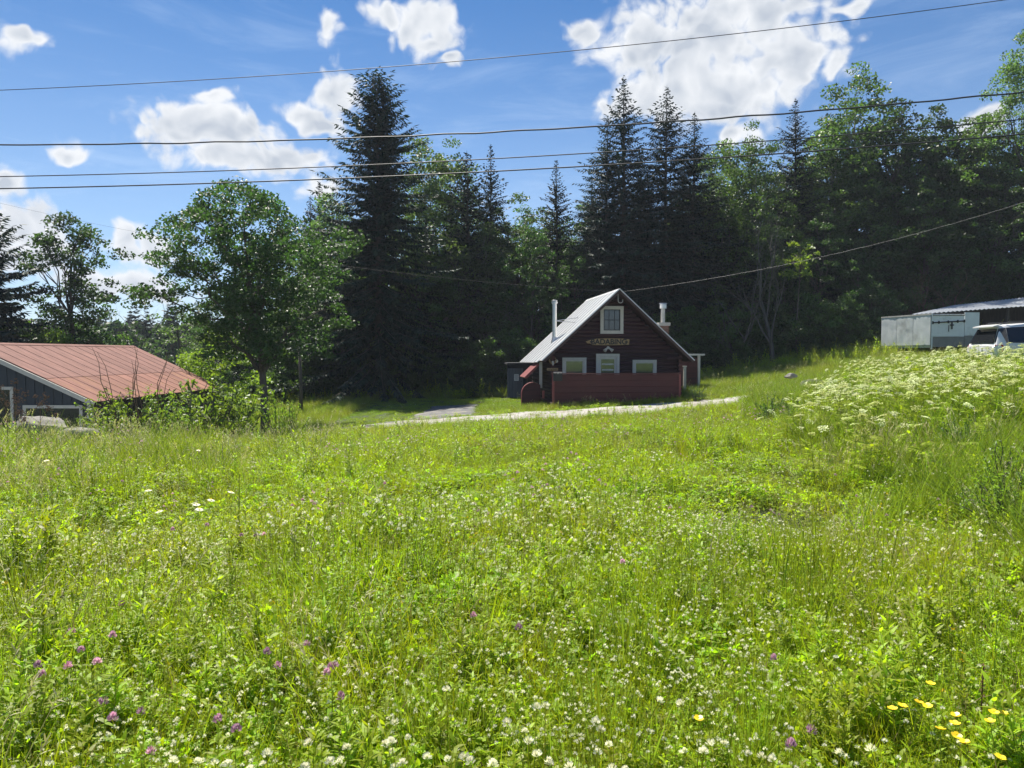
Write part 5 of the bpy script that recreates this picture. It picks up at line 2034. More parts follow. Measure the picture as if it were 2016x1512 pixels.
class PB:
    """one scatter plant: strips of quads and triangles with a tone per leaf"""

    def __init__(self, seed):
        self.v, self.f, self.m, self.t = [], [], [], []
        self.r = np.random.default_rng(seed)

    def strip(self, base, d, up, L, W, bend, segs, m, prof=None, tone=None):
        d, up = Vector(d).normalized(), Vector(up)
        side = d.cross(up)
        side = side.normalized() if side.length > 1e-5 else d.orthogonal().normalized()
        tone = self.r.uniform() if tone is None else tone
        p = Vector(base)
        b = len(self.v)
        dd = d.copy()
        for i in range(segs + 1):
            t = i / segs
            w = W * (prof(t) if prof else (1 - t) ** .7)
            if i == segs:
                self.v.append(tuple(p))
            else:
                self.v += [tuple(p - side * w / 2), tuple(p + side * w / 2)]
            dd = (dd + Vector((0, 0, -1)) * bend / segs).normalized()
            p = p + dd * L / segs
        for i in range(segs):
            k = b + 2 * i
            self.f.append((k, k + 1, k + 3, k + 2) if i < segs - 1 else (k, k + 1, k + 2))
            self.m.append(m)
            self.t.append(tone)

    def leaf(self, base, d, up, L, W, m, bend=.4, tone=None):
        self.strip(base, d, up, L, W, bend, 3, m, lambda t: (.25, 1.0, .72, 0)[min(3, round(t * 3))], tone)

    def fan(self, c, n, rad, k, m, tone=None, el=1.0):
        """a small flat round leaf or floret facing n"""
        n = Vector(n).normalized()
        a = n.orthogonal().normalized()
        b = n.cross(a)
        i0 = len(self.v)
        for j in range(k):
            an = 6.283 * j / k
            self.v.append(tuple(Vector(c) + (a * math.cos(an) * el + b * math.sin(an)) * rad))
        self.f.append(tuple(range(i0, i0 + k)))
        self.m.append(m)
        self.t.append(self.r.uniform() if tone is None else tone)

    def stick(self, a, b, w, m, tone=.5):
        a, b = Vector(a), Vector(b)
        d = (b - a).normalized()
        s = d.orthogonal().normalized() * w / 2
        s2 = d.cross(s)
        for q in (s, s2):
            i = len(self.v)
            self.v += [tuple(a - q), tuple(a + q), tuple(b + q * .7), tuple(b - q * .7)]
            self.f.append((i, i + 1, i + 2, i + 3))
            self.m.append(m)
            self.t.append(tone)

    def mesh(self, name, mats):
        me = bpy.data.meshes.new(name)
        me.from_pydata(self.v, [], self.f)
        for q in mats:
            me.materials.append(M[q])
        me.polygons.foreach_set('material_index', self.m)
        a = me.attributes.new('var', 'FLOAT', 'FACE')
        a.data.foreach_set('value', self.t)
        return me


def rdir(r, el_lo, el_hi):
    a, e = r.uniform(0, 6.283), r.uniform(el_lo, el_hi)
    return Vector((math.cos(a) * math.cos(e), math.sin(a) * math.cos(e), math.sin(e)))


def p_clover(seed, n=40, rad=.17, h=(.07, .19), lf=.0135):
    p = PB(seed)
    r = p.r
    for i in range(n):
        a, q = r.uniform(0, 6.28), rad * math.sqrt(r.uniform())
        z = r.uniform(*h)
        c = Vector((q * math.cos(a), q * math.sin(a), z))
        p.stick((c.x * .7, c.y * .7, 0), c, .003, 1)
        nrm = (Vector((0, 0, 1)) + Vector(r.normal(size=3)) * .35).normalized()
        s = nrm.orthogonal().normalized()
        t = nrm.cross(s)
        ph = r.uniform(0, 6.28)
        tone = r.uniform()
        for k in range(3):
            an = ph + k * 2.094
            d = s * math.cos(an) + t * math.sin(an)
            f = lf * r.uniform(.8, 1.3)
            e = (nrm + d * -.35 + Vector(r.normal(size=3)) * .1).normalized()
            sd = d.cross(e).normalized()
            o = c
            i0 = len(p.v)
            p.v += [tuple(o), tuple(o + d * f * .9 - sd * f * .75 + e * f * .15), tuple(o + d * f * 1.85 - sd * f * .5), tuple(o + d * f * 1.75), tuple(o + d * f * 1.85 + sd * f * .5), tuple(o + d * f * .9 + sd * f * .75 + e * f * .15)]
            p.f += [(i0, i0 + 1, i0 + 2, i0 + 3), (i0, i0 + 3, i0 + 4, i0 + 5)]
            p.m += [0, 0]
            p.t += [tone, min(1, tone + .1)]
    return p.mesh('clover_patch', ['clover', 'stem'])


def p_grass(seed, n=30, rad=.10, L=(.13, .40), W=.0045, bend=(.2, 1.1), mat='grass', straw=3, segs=4):
    p = PB(seed)
    r = p.r
    for i in range(n + straw):
        a, q = r.uniform(0, 6.28), rad * math.sqrt(r.uniform())
        d = rdir(r, 1.05, 1.5)
        p.strip((q * math.cos(a), q * math.sin(a), 0), d, rdir(r, -.2, .2), r.uniform(*L), W * r.uniform(.7, 1.4), r.uniform(*bend), segs, 0 if i < n else 1)
    return p.mesh('grass_tuft', [mat, 'straw'])


def p_weed(seed, n=3, H=(.16, .44), nl=24, ll=.062, lw=.0145, rad=.06, mat='weed', angle=(.5, 1.1)):
    """upright stems set all round with narrow leaves"""
    p = PB(seed)
    r = p.r
    for i in range(n):
        a, q = r.uniform(0, 6.28), rad * math.sqrt(r.uniform())
        b = Vector((q * math.cos(a), q * math.sin(a), 0))
        h = r.uniform(*H)
        tp = b + Vector((r.uniform(-.12, .12) * h, r.uniform(-.12, .12) * h, h))
        p.stick(b, tp, .003, 1, .6)
        for k in range(nl):
            t = .15 + .85 * (k + r.uniform(0, .5)) / nl
            c = b.lerp(tp, min(1, t))
            an = k * 2.4 + r.uniform(-.3, .3)
            e = r.uniform(*angle) * (.55 + .6 * t)
            d = Vector((math.cos(an) * math.cos(e), math.sin(an) * math.cos(e), math.sin(e)))
            l = ll * (1.15 - .5 * abs(t - .5)) * r.uniform(.8, 1.2) * (1 if t < .9 else .7)
            p.leaf(c, d, (0, 0, 1), l, lw * r.uniform(.8, 1.2), 0, r.uniform(.3, .9))
    return p.mesh('leafy_weed', [mat, 'stem'])


def p_bushy(seed, n=70, rad=.16, h=.22, ll=.03, lw=.016, mat='weed'):
    """a low mound of small broad leaves"""
    p = PB(seed)
    r = p.r
    for i in range(n):
        d = rdir(r, .1, 1.4)
        q = r.uniform(.35, 1)
        c = Vector((d.x * rad * q, d.y * rad * q, d.z * h * q + .03))
        p.leaf(c, (d + Vector(r.normal(size=3)) * .5), (0, 0, 1), ll * r.uniform(.7, 1.4), lw * r.uniform(.7, 1.3), 0, .4)
    for i in range(8):
        d = rdir(r, .6, 1.4)
        p.stick((0, 0, 0), (d.x * rad * .8, d.y * rad * .8, d.z * h * .9), .003, 1)
    return p.mesh('low_weed', [mat, 'stem'])


def p_seedgrass(seed, n=7, H=(.35, .65), rad=.12, lean=.25, heads='seed', droop=.5):
    p = PB(seed)
    r = p.r
    la = r.uniform(0, 6.28)
    for i in range(n):
        a, q = r.uniform(0, 6.28), rad * math.sqrt(r.uniform())
        b = Vector((q * math.cos(a), q * math.sin(a), 0))
        h = r.uniform(*H)
        d = Vector((lean * math.cos(la) + r.normal() * .12, lean * math.sin(la) + r.normal() * .12, 1)).normalized()
        m_ = b + d * h * .55
        e = m_ + (d + Vector((math.cos(la) * .25, math.sin(la) * .25, 0))).normalized() * h * .42
        p.stick(b, m_, .003, 1, .5)
        p.stick(m_, e, .0025, 2, .5)
        hd = (e - m_).normalized()
        for k in range(7):
            c = m_.lerp(e, .72 + .045 * k)
            p.leaf(c, hd + Vector(r.normal(size=3)) * .35, (0, 0, 1), .035, .006, 2, droop)
    for i in range(16):
        a, q = r.uniform(0, 6.28), rad * math.sqrt(r.uniform())
        p.strip((q * math.cos(a), q * math.sin(a), 0), rdir(r, .95, 1.45), rdir(r, -.2, .2), r.uniform(.2, .5), .0055, r.uniform(.3, 1.2), 4, 0)
    return p.mesh('seed_grass', ['grass', 'stem', heads])


def p_lush(seed, n=34, L=(.5, .95), rad=.16, W=.008, mat='grassdark', bend=(.7, 2.0)):
    p = PB(seed)
    r = p.r
    for i in range(n):
        a, q = r.uniform(0, 6.28), rad * math.sqrt(r.uniform())
        p.strip((q * math.cos(a), q * math.sin(a), 0), rdir(r, 1.0, 1.45), rdir(r, -.2, .2), r.uniform(*L), W * r.uniform(.7, 1.3), r.uniform(*bend), 6, 0)
    return p.mesh('lush_grass', [mat])


def p_reed(seed, n=12, L=(.28, .58)):
    p = PB(seed)
    r = p.r
    for i in range(n):
        a, q = r.uniform(0, 6.28), .07 * math.sqrt(r.uniform())
        p.strip((q * math.cos(a), q * math.sin(a), 0), rdir(r, 1.3, 1.53), rdir(r, -.2, .2), r.uniform(*L), .0075 * r.uniform(.7, 1.2), r.uniform(.1, .7), 4, 0)
    return p.mesh('upright_grass', ['grassdark'])


def clover_head(p, c, rad, m, n=46, lean=(0, 0, 1), brown=None):
    """a round head of small upward florets"""
    r = p.r
    for i in range(n):
        d = rdir(r, -.45, 1.5)
        q = Vector(c) + d * rad * .45
        e = (d + Vector((0, 0, .55))).normalized()
        mm = m if brown is None or d.z > -.1 else brown
        p.leaf(q, e, d.orthogonal(), rad * .95, rad * .34, mm, -.2)


def p_whiteclover(seed, n=4, rad=.16, H=(.24, .38), R_=.0095, mat='petalwhite', fl=22):
    p = PB(seed)
    r = p.r
    for i in range(n):
        a, q = r.uniform(0, 6.28), rad * math.sqrt(r.uniform())
        c = Vector((q * math.cos(a), q * math.sin(a), r.uniform(*H)))
        p.stick((c.x * .8, c.y * .8, 0), c, .0028, 1)
        clover_head(p, c, R_ * r.uniform(.8, 1.15), 0, fl, brown=None)
    return p.mesh('white_flowers', [mat, 'stem'])


def umbel(p, c, rad, m_fl, m_st, n=15, per=7, fl=.008):
    r = p.r
    c = Vector(c)
    tilt = Vector((r.normal() * .3, r.normal() * .3, 1)).normalized()
    a_ = tilt.orthogonal().normalized()
    b_ = tilt.cross(a_)
    for i in range(n):
        t = math.sqrt((i + .5) / n)
        an = i * 2.4
        o = c + (a_ * math.cos(an) + b_ * math.sin(an)) * rad * t + tilt * (-.28 * rad * t * t)
        p.stick(c - tilt * rad * .55, o, .002, m_st)
        for k in range(per):
            q = o + (a_ * r.normal() + b_ * r.normal()) * fl * 1.1
            p.fan(q + tilt * r.uniform(0, .004), tilt + Vector(r.normal(size=3)) * .3, fl * r.uniform(.7, 1.2), 5, m_fl)


def fern_leaf(p, base, d, L, m):
    """a compound leaf of paired leaflets"""
    d = Vector(d).normalized()
    sd = d.cross(Vector((0, 0, 1)))
    sd = sd.normalized() if sd.length > 1e-4 else Vector((1, 0, 0))
    for k in range(5):
        t = .25 + .17 * k
        c = Vector(base) + d * L * t + Vector((0, 0, -.25 * L * t * t))
        for s in (-1, 1):
            p.leaf(c, d * .6 + sd * s, (0, 0, 1), L * .42 * (1.1 - .6 * abs(t - .45)), L * .17, m, .5)
    p.leaf(Vector(base) + d * L * .9 - Vector((0, 0, .2 * L)), d, (0, 0, 1), L * .35, L * .16, m, .5)


def umbel_parts(seed, H=(.75, 1.05), nu=3):
    """stem with leaves, and each of its umbels as a mesh of its own"""
    p = PB(seed)
    r = p.r
    h = r.uniform(*H)
    mid = Vector((r.normal() * .04, r.normal() * .04, h * .6))
    p.stick((0, 0, 0), mid, .008, 1)
    heads = []
    for k in range(nu):
        a = 6.28 * k / nu + r.uniform(-.5, .5)
        q = .16 if k else .03
        e = Vector((mid.x + q * math.cos(a), mid.y + q * math.sin(a), h * (1 - .10 * (k > 0) * r.uniform(.2, 1.6))))
        p.stick(mid, e - Vector((0, 0, .03)), .005, 1)
        f = PB(seed * 7 + k)
        umbel(f, e, r.uniform(.03, .075), 0, 1, int(r.integers(9, 18)), 6, r.uniform(.005, .0085))
        heads.append(f.mesh('umbel', ['umbelwhite', 'stem']))
    for k in range(8):
        z = r.uniform(.1, .65) * h
        fern_leaf(p, (mid.x * z / h, mid.y * z / h, z), rdir(r, .1, .8), r.uniform(.12, .24), 0)
    return p.mesh('stem', ['weed', 'stem']), heads


def p_umbel(seed):
    p = PB(seed)
    r = p.r
    for i in range(3):
        b = Vector((r.normal() * .12, r.normal() * .12, 0))
        h = r.uniform(.65, 1.0)
        tp = b + Vector((r.normal() * .06, r.normal() * .06, h))
        p.stick(b, tp, .006, 1)
        umbel(p, tp, r.uniform(.03, .065), 2, 1, 12, 5, .008)
        for k in range(5):
            z = r.uniform(.2, .75)
            fern_leaf(p, b.lerp(tp, z), rdir(r, .1, .8), r.uniform(.12, .2), 0)
    return p.mesh('umbel_weed', ['weed', 'stem', 'umbelwhite'])


def p_lawn(seed, n=60, rad=.22, L=(.05, .11), mat='lawn', W=.006):
    p = PB(seed)
    r = p.r
    for i in range(n):
        a, q = r.uniform(0, 6.28), rad * math.sqrt(r.uniform())
        p.strip((q * math.cos(a), q * math.sin(a), 0), rdir(r, .7, 1.45), rdir(r, -.2, .2), r.uniform(*L), W * r.uniform(.7, 1.3), r.uniform(.2, 1.2), 3, 0)
    return p.mesh('lawn_tuft', [mat])


protos = bpy.data.collections.new('meadow plants')     # sources of the scatter, kept out of the scene
ORDER = []


def proto(key, me):
    o = bpy.data.objects.new('%02d_%s' % (len(ORDER), key), me)
    protos.objects.link(o)
    ORDER.append(key)


for i in range(4): proto('clover', p_clover(100 + i))
for i in range(4): proto('grass', p_grass(110 + i))
for i in range(4): proto('weed', p_weed(120 + i))
for i in range(2): proto('finew', p_weed(126 + i, 4, (.2, .38), 30, .022, .006, .09, 'clover', (.2, .9)))
for i in range(3): proto('bushy', p_bushy(130 + i))
for i in range(3): proto('seedgrass', p_seedgrass(140 + i))
for i in range(3): proto('lush', p_lush(150 + i))
for i in range(2): proto('reed', p_reed(160 + i))
for i in range(4): proto('white', p_whiteclover(170 + i))
for i in range(2): proto('pink', p_whiteclover(176 + i, 3, .15, (.25, .42), .013, 'petalpink', 22))
for i in range(2): proto('brown', p_whiteclover(180 + i, 3, .15, (.12, .3), .009, 'brownhead', 12))
for i in range(3): proto('umbel', p_umbel(190 + i))
for i in range(3): proto('lawn', p_lawn(200 + i))
for i in range(3): proto('hill', p_lawn(210 + i, 60, .26, (.18, .42), 'hillgrass', .008))
for i in range(2): proto('straw', p_grass(220 + i, 4, .12, (.15, .4), .0045, (.6, 2.0), 'grass', 14))
for i in range(2): proto('yellow', p_whiteclover(226 + i, 4, .12, (.3, .5), .009, 'petalyellow', 10))
for i in range(2): proto('broad', p_bushy(230 + i, 14, .13, .16, .075, .036, 'clover'))
IDX = {}
for i, k in enumerate(ORDER):
    IDX.setdefault(k, []).append(i)


def scatter(name, x, y, keys, scl, label=None, kind='stuff', tilt=.12, lift=0.0):
    """one object whose points carry plants; keys is an array of plant names"""
    n = len(x)
    z = ground(x, y) + lift - .01
    me = bpy.data.meshes.new(name)
    me.vertices.add(n)
    me.vertices.foreach_set('co', np.stack([x, y, z], 1).astype(np.float32).ravel())
    idx = np.empty(n, np.int32)
    for k in set(keys):
        m = keys == k
        idx[m] = rng.choice(IDX[k], m.sum())
    for nm, ty, val in (('idx', 'INT', idx), ('scl', 'FLOAT', scl.astype(np.float32))):
        a = me.attributes.new(nm, ty, 'POINT')
        a.data.foreach_set('value', val)
    a = me.attributes.new('rot', 'FLOAT_VECTOR', 'POINT')
    rot = np.stack([rng.normal(0, tilt, n), rng.normal(0, tilt, n), rng.uniform(0, 6.283, n)], 1).astype(np.float32)
    a.data.foreach_set('vector', rot.ravel())
    o = link(name, me)
    g = bpy.data.node_groups.get('plants')
    if g is None:
        g = bpy.data.node_groups.new('plants', 'GeometryNodeTree')
        g.interface.new_socket('Geometry', in_out='INPUT', socket_type='NodeSocketGeometry')
        g.interface.new_socket('Geometry', in_out='OUTPUT', socket_type='NodeSocketGeometry')
        N, L = g.nodes, g.links
        gi, go = N.new('NodeGroupInput'), N.new('NodeGroupOutput')
        ip, ci = N.new('GeometryNodeInstanceOnPoints'), N.new('GeometryNodeCollectionInfo')
        ci.inputs['Collection'].default_value = protos
        ci.inputs['Separate Children'].default_value = True
        ci.inputs['Reset Children'].default_value = True
        ip.inputs['Pick Instance'].default_value = True

        def attr(nm, ty):
            q = N.new('GeometryNodeInputNamedAttribute')
            q.data_type = ty
            q.inputs['Name'].default_value = nm
            return q.outputs['Attribute']
        L.new(gi.outputs[0], ip.inputs['Points'])
        L.new(ci.outputs[0], ip.inputs['Instance'])
        L.new(attr('idx', 'INT'), ip.inputs['Instance Index'])
        L.new(attr('rot', 'FLOAT_VECTOR'), ip.inputs['Rotation'])
        L.new(attr('scl', 'FLOAT'), ip.inputs['Scale'])
        L.new(ip.outputs[0], go.inputs[0])
    mo = o.modifiers.new('plants', 'NODES')
    mo.node_group = g
    tag(o, label, kind=kind)
    return o


def fbm(x, y, s, seed):
    r = np.random.default_rng(seed)
    out = np.zeros_like(x)
    for k in range(9):
        a = r.uniform(0, 6.283)
        f = s * r.uniform(.6, 1.9)
        out += np.sin((x * math.cos(a) + y * math.sin(a)) * f + r.uniform(0, 6.28))
    return out / 9 * 1.6


def in_poly(u, v, poly):
    inside = np.zeros(len(u), bool)
    n = len(poly)
    for i in range(n):
        (x1, y1), (x2, y2) = poly[i], poly[(i + 1) % n]
        c = ((y1 > v) != (y2 > v)) & (u < (x2 - x1) * (v - y1) / (y2 - y1 + 1e-12) + x1)
        inside ^= c
    return inside


CABXY = np.array([(1.2, 32.2), (8.6, 33.2), (8.2, 41.6), (.6, 40.8)])


def clear_of_built(x, y):
    u = (x - CAB_O.x) * math.cos(CAB_R) + (y - CAB_O.y) * math.sin(CAB_R)
    w = -(x - CAB_O.x) * math.sin(CAB_R) + (y - CAB_O.y) * math.cos(CAB_R)
    ok = ~((u > xl - RX * 0 - .05) & (u < xr + .05) & (w > YP - .08) & (w < 6.3))
    ok &= ~((np.abs(x - BX) < 4.4) & (y > BY0) & (y < BY1))
    ok &= ~((np.abs(x - so.x) < 1.0) & (y > 41.4) & (y < 43.5))
    ok &= ~((np.abs(x - 25.0) < 2.3) & (y > 41.6) & (y < 46.5) & (x > 22.9))
    return ok


# ---- sample the meadow: dense near, thinner with distance
def wedge(n, r0, r1, power, az0=-.70, az1=.70):
    t = rng.uniform(0, 1, n)
    r = (r0 ** power + t * (r1 ** power - r0 ** power)) ** (1 / power)
    a = rng.uniform(az0, az1, n)
    return r * np.sin(a), r * np.cos(a)


xs1, ys1 = wedge(31000, 1.1, 7.0, 1.45, -1.02, 1.02)
xs2, ys2 = wedge(41000, 7.0, 31.0, 1.35, -.85, .85)
x, y = np.concatenate([xs1, xs2]), np.concatenate([ys1, ys2])
ry = road_y(x)
keep = (y < ry - 2.15) & clear_of_built(x, y)
keep &= rng.uniform(size=len(x)) < np.clip(.86 + .75 * fbm(x, y, 2.6, 90), .35, 1)
x, y = x[keep], y[keep]
n = len(x)
h = ground(x, y)
uu, vv = proj(x, y, h + .5)
bank = (x > 2.4 + .225 * y + .5 * fbm(x, y, .5, 2)) & (y > 4.5)
leftz = (x < -1.2 - .38 * y + .8 * fbm(x, y, .4, 3))
far = y > 11 + 1.5 * fbm(x, y, .3, 4)
W = {}
f1, f2, f3, f4 = fbm(x, y, 1.0, 5), fbm(x, y, .9, 6), fbm(x, y, 1.4, 7), fbm(x, y, .55, 8)
W['clover'] = 2.0 + 1.0 * f1 - 1.1 * far
W['grass'] = 1.45 + 1.1 * f2 + .6 * far
W['weed'] = .32 + .55 * f3 + .15 * far
W['finew'] = .55 + .5 * f4 + .5 * far
W['bushy'] = .55 - .5 * f1
W['broad'] = .16 + .2 * f3 - .2 * far
W['straw'] = .42 - .45 * f2 + 1.2 * (fbm(x, y, 1.1, 95) > .75)
W['seedgrass'] = .012 + .22 * leftz * far + .05 * leftz + .04 * far * (y < 19)
W['reed'] = .01 + .22 * (fbm(x, y, 1.3, 77) > .85)
W['white'] = .16 + .30 * f4 - .12 * far + .06 * (x > 0)
W['pink'] = .06 + .06 * f3 + .05 * far
W['brown'] = .05 + .03 * f1
W['yellow'] = .012 + .05 * ((x > 1.3) & (y < 3.2)) * 0
for k in W:
    W[k] = np.clip(W[k], .0, None)
W['lush'] = np.zeros(n)
W['umbel'] = np.zeros(n)
b2 = bank
for k, val in (('clover', .25), ('grass', .9), ('weed', 1.0), ('finew', .5), ('bushy', .5), ('broad', .1), ('straw', .1), ('seedgrass', .22), ('reed', .08), ('white', .06), ('pink', .03), ('brown', .04), ('yellow', .05)):
    W[k] = np.where(b2, val, W[k])
W['lush'] = np.where(b2, 1.5 * (f2 > -.4), 0)
ks = list(W)
P_ = np.stack([W[k] for k in ks], 1)
P_ /= P_.sum(1, keepdims=True)
ch = (P_.cumsum(1) > rng.uniform(size=(n, 1))).argmax(1)
keys = np.array(ks)[ch]
scl = rng.uniform(.75, 1.2, n) * np.where(far, 1.12, 1.0) * np.where(leftz & (y > 5), 1.2, 1.0) * (1 + .18 * f4) * np.clip(1 + .42 * fbm(x, y, .8, 78) + .25 * fbm(x, y, 2.2, 79), .55, 1.7)
scl = np.where((keys == 'lush'), scl * .8, scl)
near_road = np.clip((ry[keep] - 2.15 - y) / 9, 0, 1) if False else np.clip((road_y(x) - 2.15 - y) / 9, 0, 1)
scl = np.where(bank, scl, scl * (.62 + .38 * near_road))
umb_poly = [(1520, 800), (1580, 775), (1640, 735), (1720, 715), (1775, 690), (1880, 690), (2200, 650), (2200, 800), (2016, 795), (1900, 830), (1800, 825), (1660, 838), (1580, 850), (1500, 835)]
for nm, sel, lb in (('meadow_grass', np.isin(keys, ['grass', 'seedgrass', 'straw', 'reed', 'lush']), None),
                    ('meadow_herbs', np.isin(keys, ['clover', 'weed', 'finew', 'bushy', 'broad']), None),
                    ('meadow_flowers', np.isin(keys, ['white', 'pink', 'brown', 'yellow']), None)):
    if nm == 'meadow_flowers':
        sel = sel & ~((keys == 'white') & (y < 4.6)) & ~((keys == 'pink') & (y < 6))
    scatter(nm, x[sel], y[sel], keys[sel], scl[sel])

# the flowering bank
xb, yb = rng.uniform(3.5, 20, 9000), rng.uniform(8, 27, 9000)
keep = (yb < road_y(xb) - 2.4)
xb, yb = xb[keep], yb[keep]
ub, vb = proj(xb, yb, ground(xb, yb) + .85)
ing = in_poly(ub, vb, umb_poly) & ~((ub > 1880) & (vb < 694))
xb, yb = xb[ing], yb[ing]
db = np.hypot(xb, yb)
pick = rng.uniform(size=len(xb)) < .30 * (.55 + 1.1 * fbm(xb, yb, .8, 12))
xb, yb = xb[pick], yb[pick]
order = np.argsort(yb)
near_n = 170
sel_near = order[:near_n]
sel_far = order[near_n:]
scatter('umbel_flowers', xb[sel_far], yb[sel_far], np.array(['umbel'] * len(sel_far)), rng.uniform(.85, 1.2, len(sel_far)))
UP = [umbel_parts(300 + i, nu=2 + i % 3) for i in range(6)]
for j, i in enumerate(sel_near):
    o = link('umbel_plant', UP[j % 6][0], None, (xb[i], yb[i], float(ground(xb[i], yb[i]))))
    o.rotation_euler = (random.gauss(0, .06), random.gauss(0, .06), random.uniform(0, 6.28))
    s = random.uniform(.9, 1.2)
    o.scale = (s, s, s)
    tag(o, 'tall cream umbel flowered weed on the grassy bank below the parked car', 'wildflower', 'umbel flowers on the bank')
    for hd in UP[j % 6][1]:
        link('umbel', hd, o)
# lush fill under and behind the umbels
xf_, yf_ = rng.uniform(3, 24, 9000), rng.uniform(6, 30, 9000)
keep = (yf_ < road_y(xf_) - 2.3) & (xf_ > 2.6 + .225 * yf_) & (rng.uniform(size=len(xf_)) < .42)
xf_, yf_ = xf_[keep], yf_[keep]
kk = rng.choice(['lush', 'weed', 'grass', 'bushy', 'seedgrass'], len(xf_), p=[.3, .25, .2, .15, .1])
scatter('bank_grass', xf_, yf_, kk, rng.uniform(.9, 1.35, len(xf_)))

# lawn by the cabin, longer grass on the slope beyond and round the walls
xl_, yl_ = rng.uniform(-26, 34, 52000), rng.uniform(22, 56, 52000)
ry = road_y(xl_)
ok = (yl_ > ry + 2.1) & clear_of_built(xl_, yl_) & (np.abs(xl_) < yl_ * .76 + 1)
drive = (xl_ > -4.2 - 1.2 * np.clip((29.5 - yl_) / 1.9, 0, 1)) & (xl_ < -1.4 - .04 * (yl_ - 27.6) + np.clip((29.5 - yl_) / 1.9, 0, 1)) & (yl_ < 38.4)
ok &= ~drive
xl_, yl_ = xl_[ok], yl_[ok]
rt = (xl_ > 5.5 + .8 * fbm(xl_, yl_, .4, 31)) | ((xl_ > -1.6) & (yl_ < 34)) | (xl_ < -8)
kl = np.where(rt, 'hill', 'lawn')
mix = rng.uniform(size=len(xl_))
kl = np.where(rt & (mix < .05) & (yl_ > 34.5), 'seedgrass', kl)
kl = np.where(rt & (mix > .93), 'weed', kl)
kl = np.where((xl_ > -2) & (xl_ < 12) & (yl_ < 35) & (mix > .86), 'white', kl)
kl = np.where((~rt) & (mix > .985), 'white', kl)
keep = (rt & (rng.uniform(size=len(xl_)) < .8)) | ~rt
xl_, yl_, kl = xl_[keep], yl_[keep], kl[keep]
sl_ = rng.uniform(.8, 1.25, len(xl_)) * np.where((yl_ < 34.5) & (xl_ < 9), .7, 1.0)
scatter('lawn_grass', xl_[kl == 'lawn'], yl_[kl == 'lawn'], kl[kl == 'lawn'], sl_[kl == 'lawn'])
scatter('slope_grass', xl_[kl != 'lawn'], yl_[kl != 'lawn'], kl[kl != 'lawn'], sl_[kl != 'lawn'])
# grass along the walls of the cabin and at the road edge
t_ = rng.uniform(0, 1, 700)
xw_, yw_ = [], []
for t in t_:
    p = cab_world(xl + (xr - xl + .6) * t - .2, YP - .12 - abs(random.gauss(0, .28)), 0)
    xw_.append(p.x)
    yw_.append(p.y)
xw_, yw_ = np.array(xw_), np.array(yw_)
scatter('wall_grass', xw_, yw_, rng.choice(['grass', 'weed', 'hill', 'lush', 'seedgrass'], 700, p=[.4, .2, .37, .0, .03]), rng.uniform(.5, 1.0, 700))
t_ = rng.uniform(-22, 34, 2600)
xe_, ye_ = t_, road_y(t_) - 1.95 - np.abs(rng.normal(0, .35, 2600))
scatter('verge_grass', xe_, ye_, rng.choice(['grass', 'weed', 'finew', 'clover', 'pink', 'seedgrass'], 2600, p=[.38, .24, .2, .12, .04, .02]), rng.uniform(.5, .95, 2600) * np.where(rng.uniform(size=2600) < .16, 1.55, 1.0))
t_ = rng.uniform(-16, 14, 900)
odd = rng.uniform(size=900)
ye_ = road_y(t_) + np.where(odd < .72, 1.75 + np.abs(rng.normal(0, .16, 900)) * np.sign(rng.normal(size=900)), rng.normal(-.1, .22, 900))
scatter('road_grass', t_, ye_, rng.choice(['lawn', 'grass', 'clover'], 900, p=[.7, .15, .15]), rng.uniform(.5, 1.0, 900), lift=.06)
# litter on the forest floor
xu, yu = rng.uniform(-24, 36, 5000), rng.uniform(43, 60, 5000)
scatter('forest_undergrowth', xu, yu, rng.choice(['bushy', 'weed', 'hill'], 5000), rng.uniform(1.5, 3.0, 5000))

# taller growth on the crest before the barn
xt_, yt_ = rng.uniform(-15, -3, 3000), rng.uniform(8, 17.5, 3000)
ut_, vt_ = proj(xt_, yt_, ground(xt_, yt_) + .6)
kt = (ut_ < 640 + 60 * fbm(xt_, yt_, .6, 80)) & (rng.uniform(size=3000) < .65 + .5 * fbm(xt_, yt_, .7, 81))
xt_, yt_ = xt_[kt], yt_[kt]
scatter('crest_grass', xt_, yt_, rng.choice(['seedgrass', 'weed', 'lush', 'grass'], len(xt_), p=[.26, .34, .12, .28]), rng.uniform(.75, 1.25, len(xt_)))

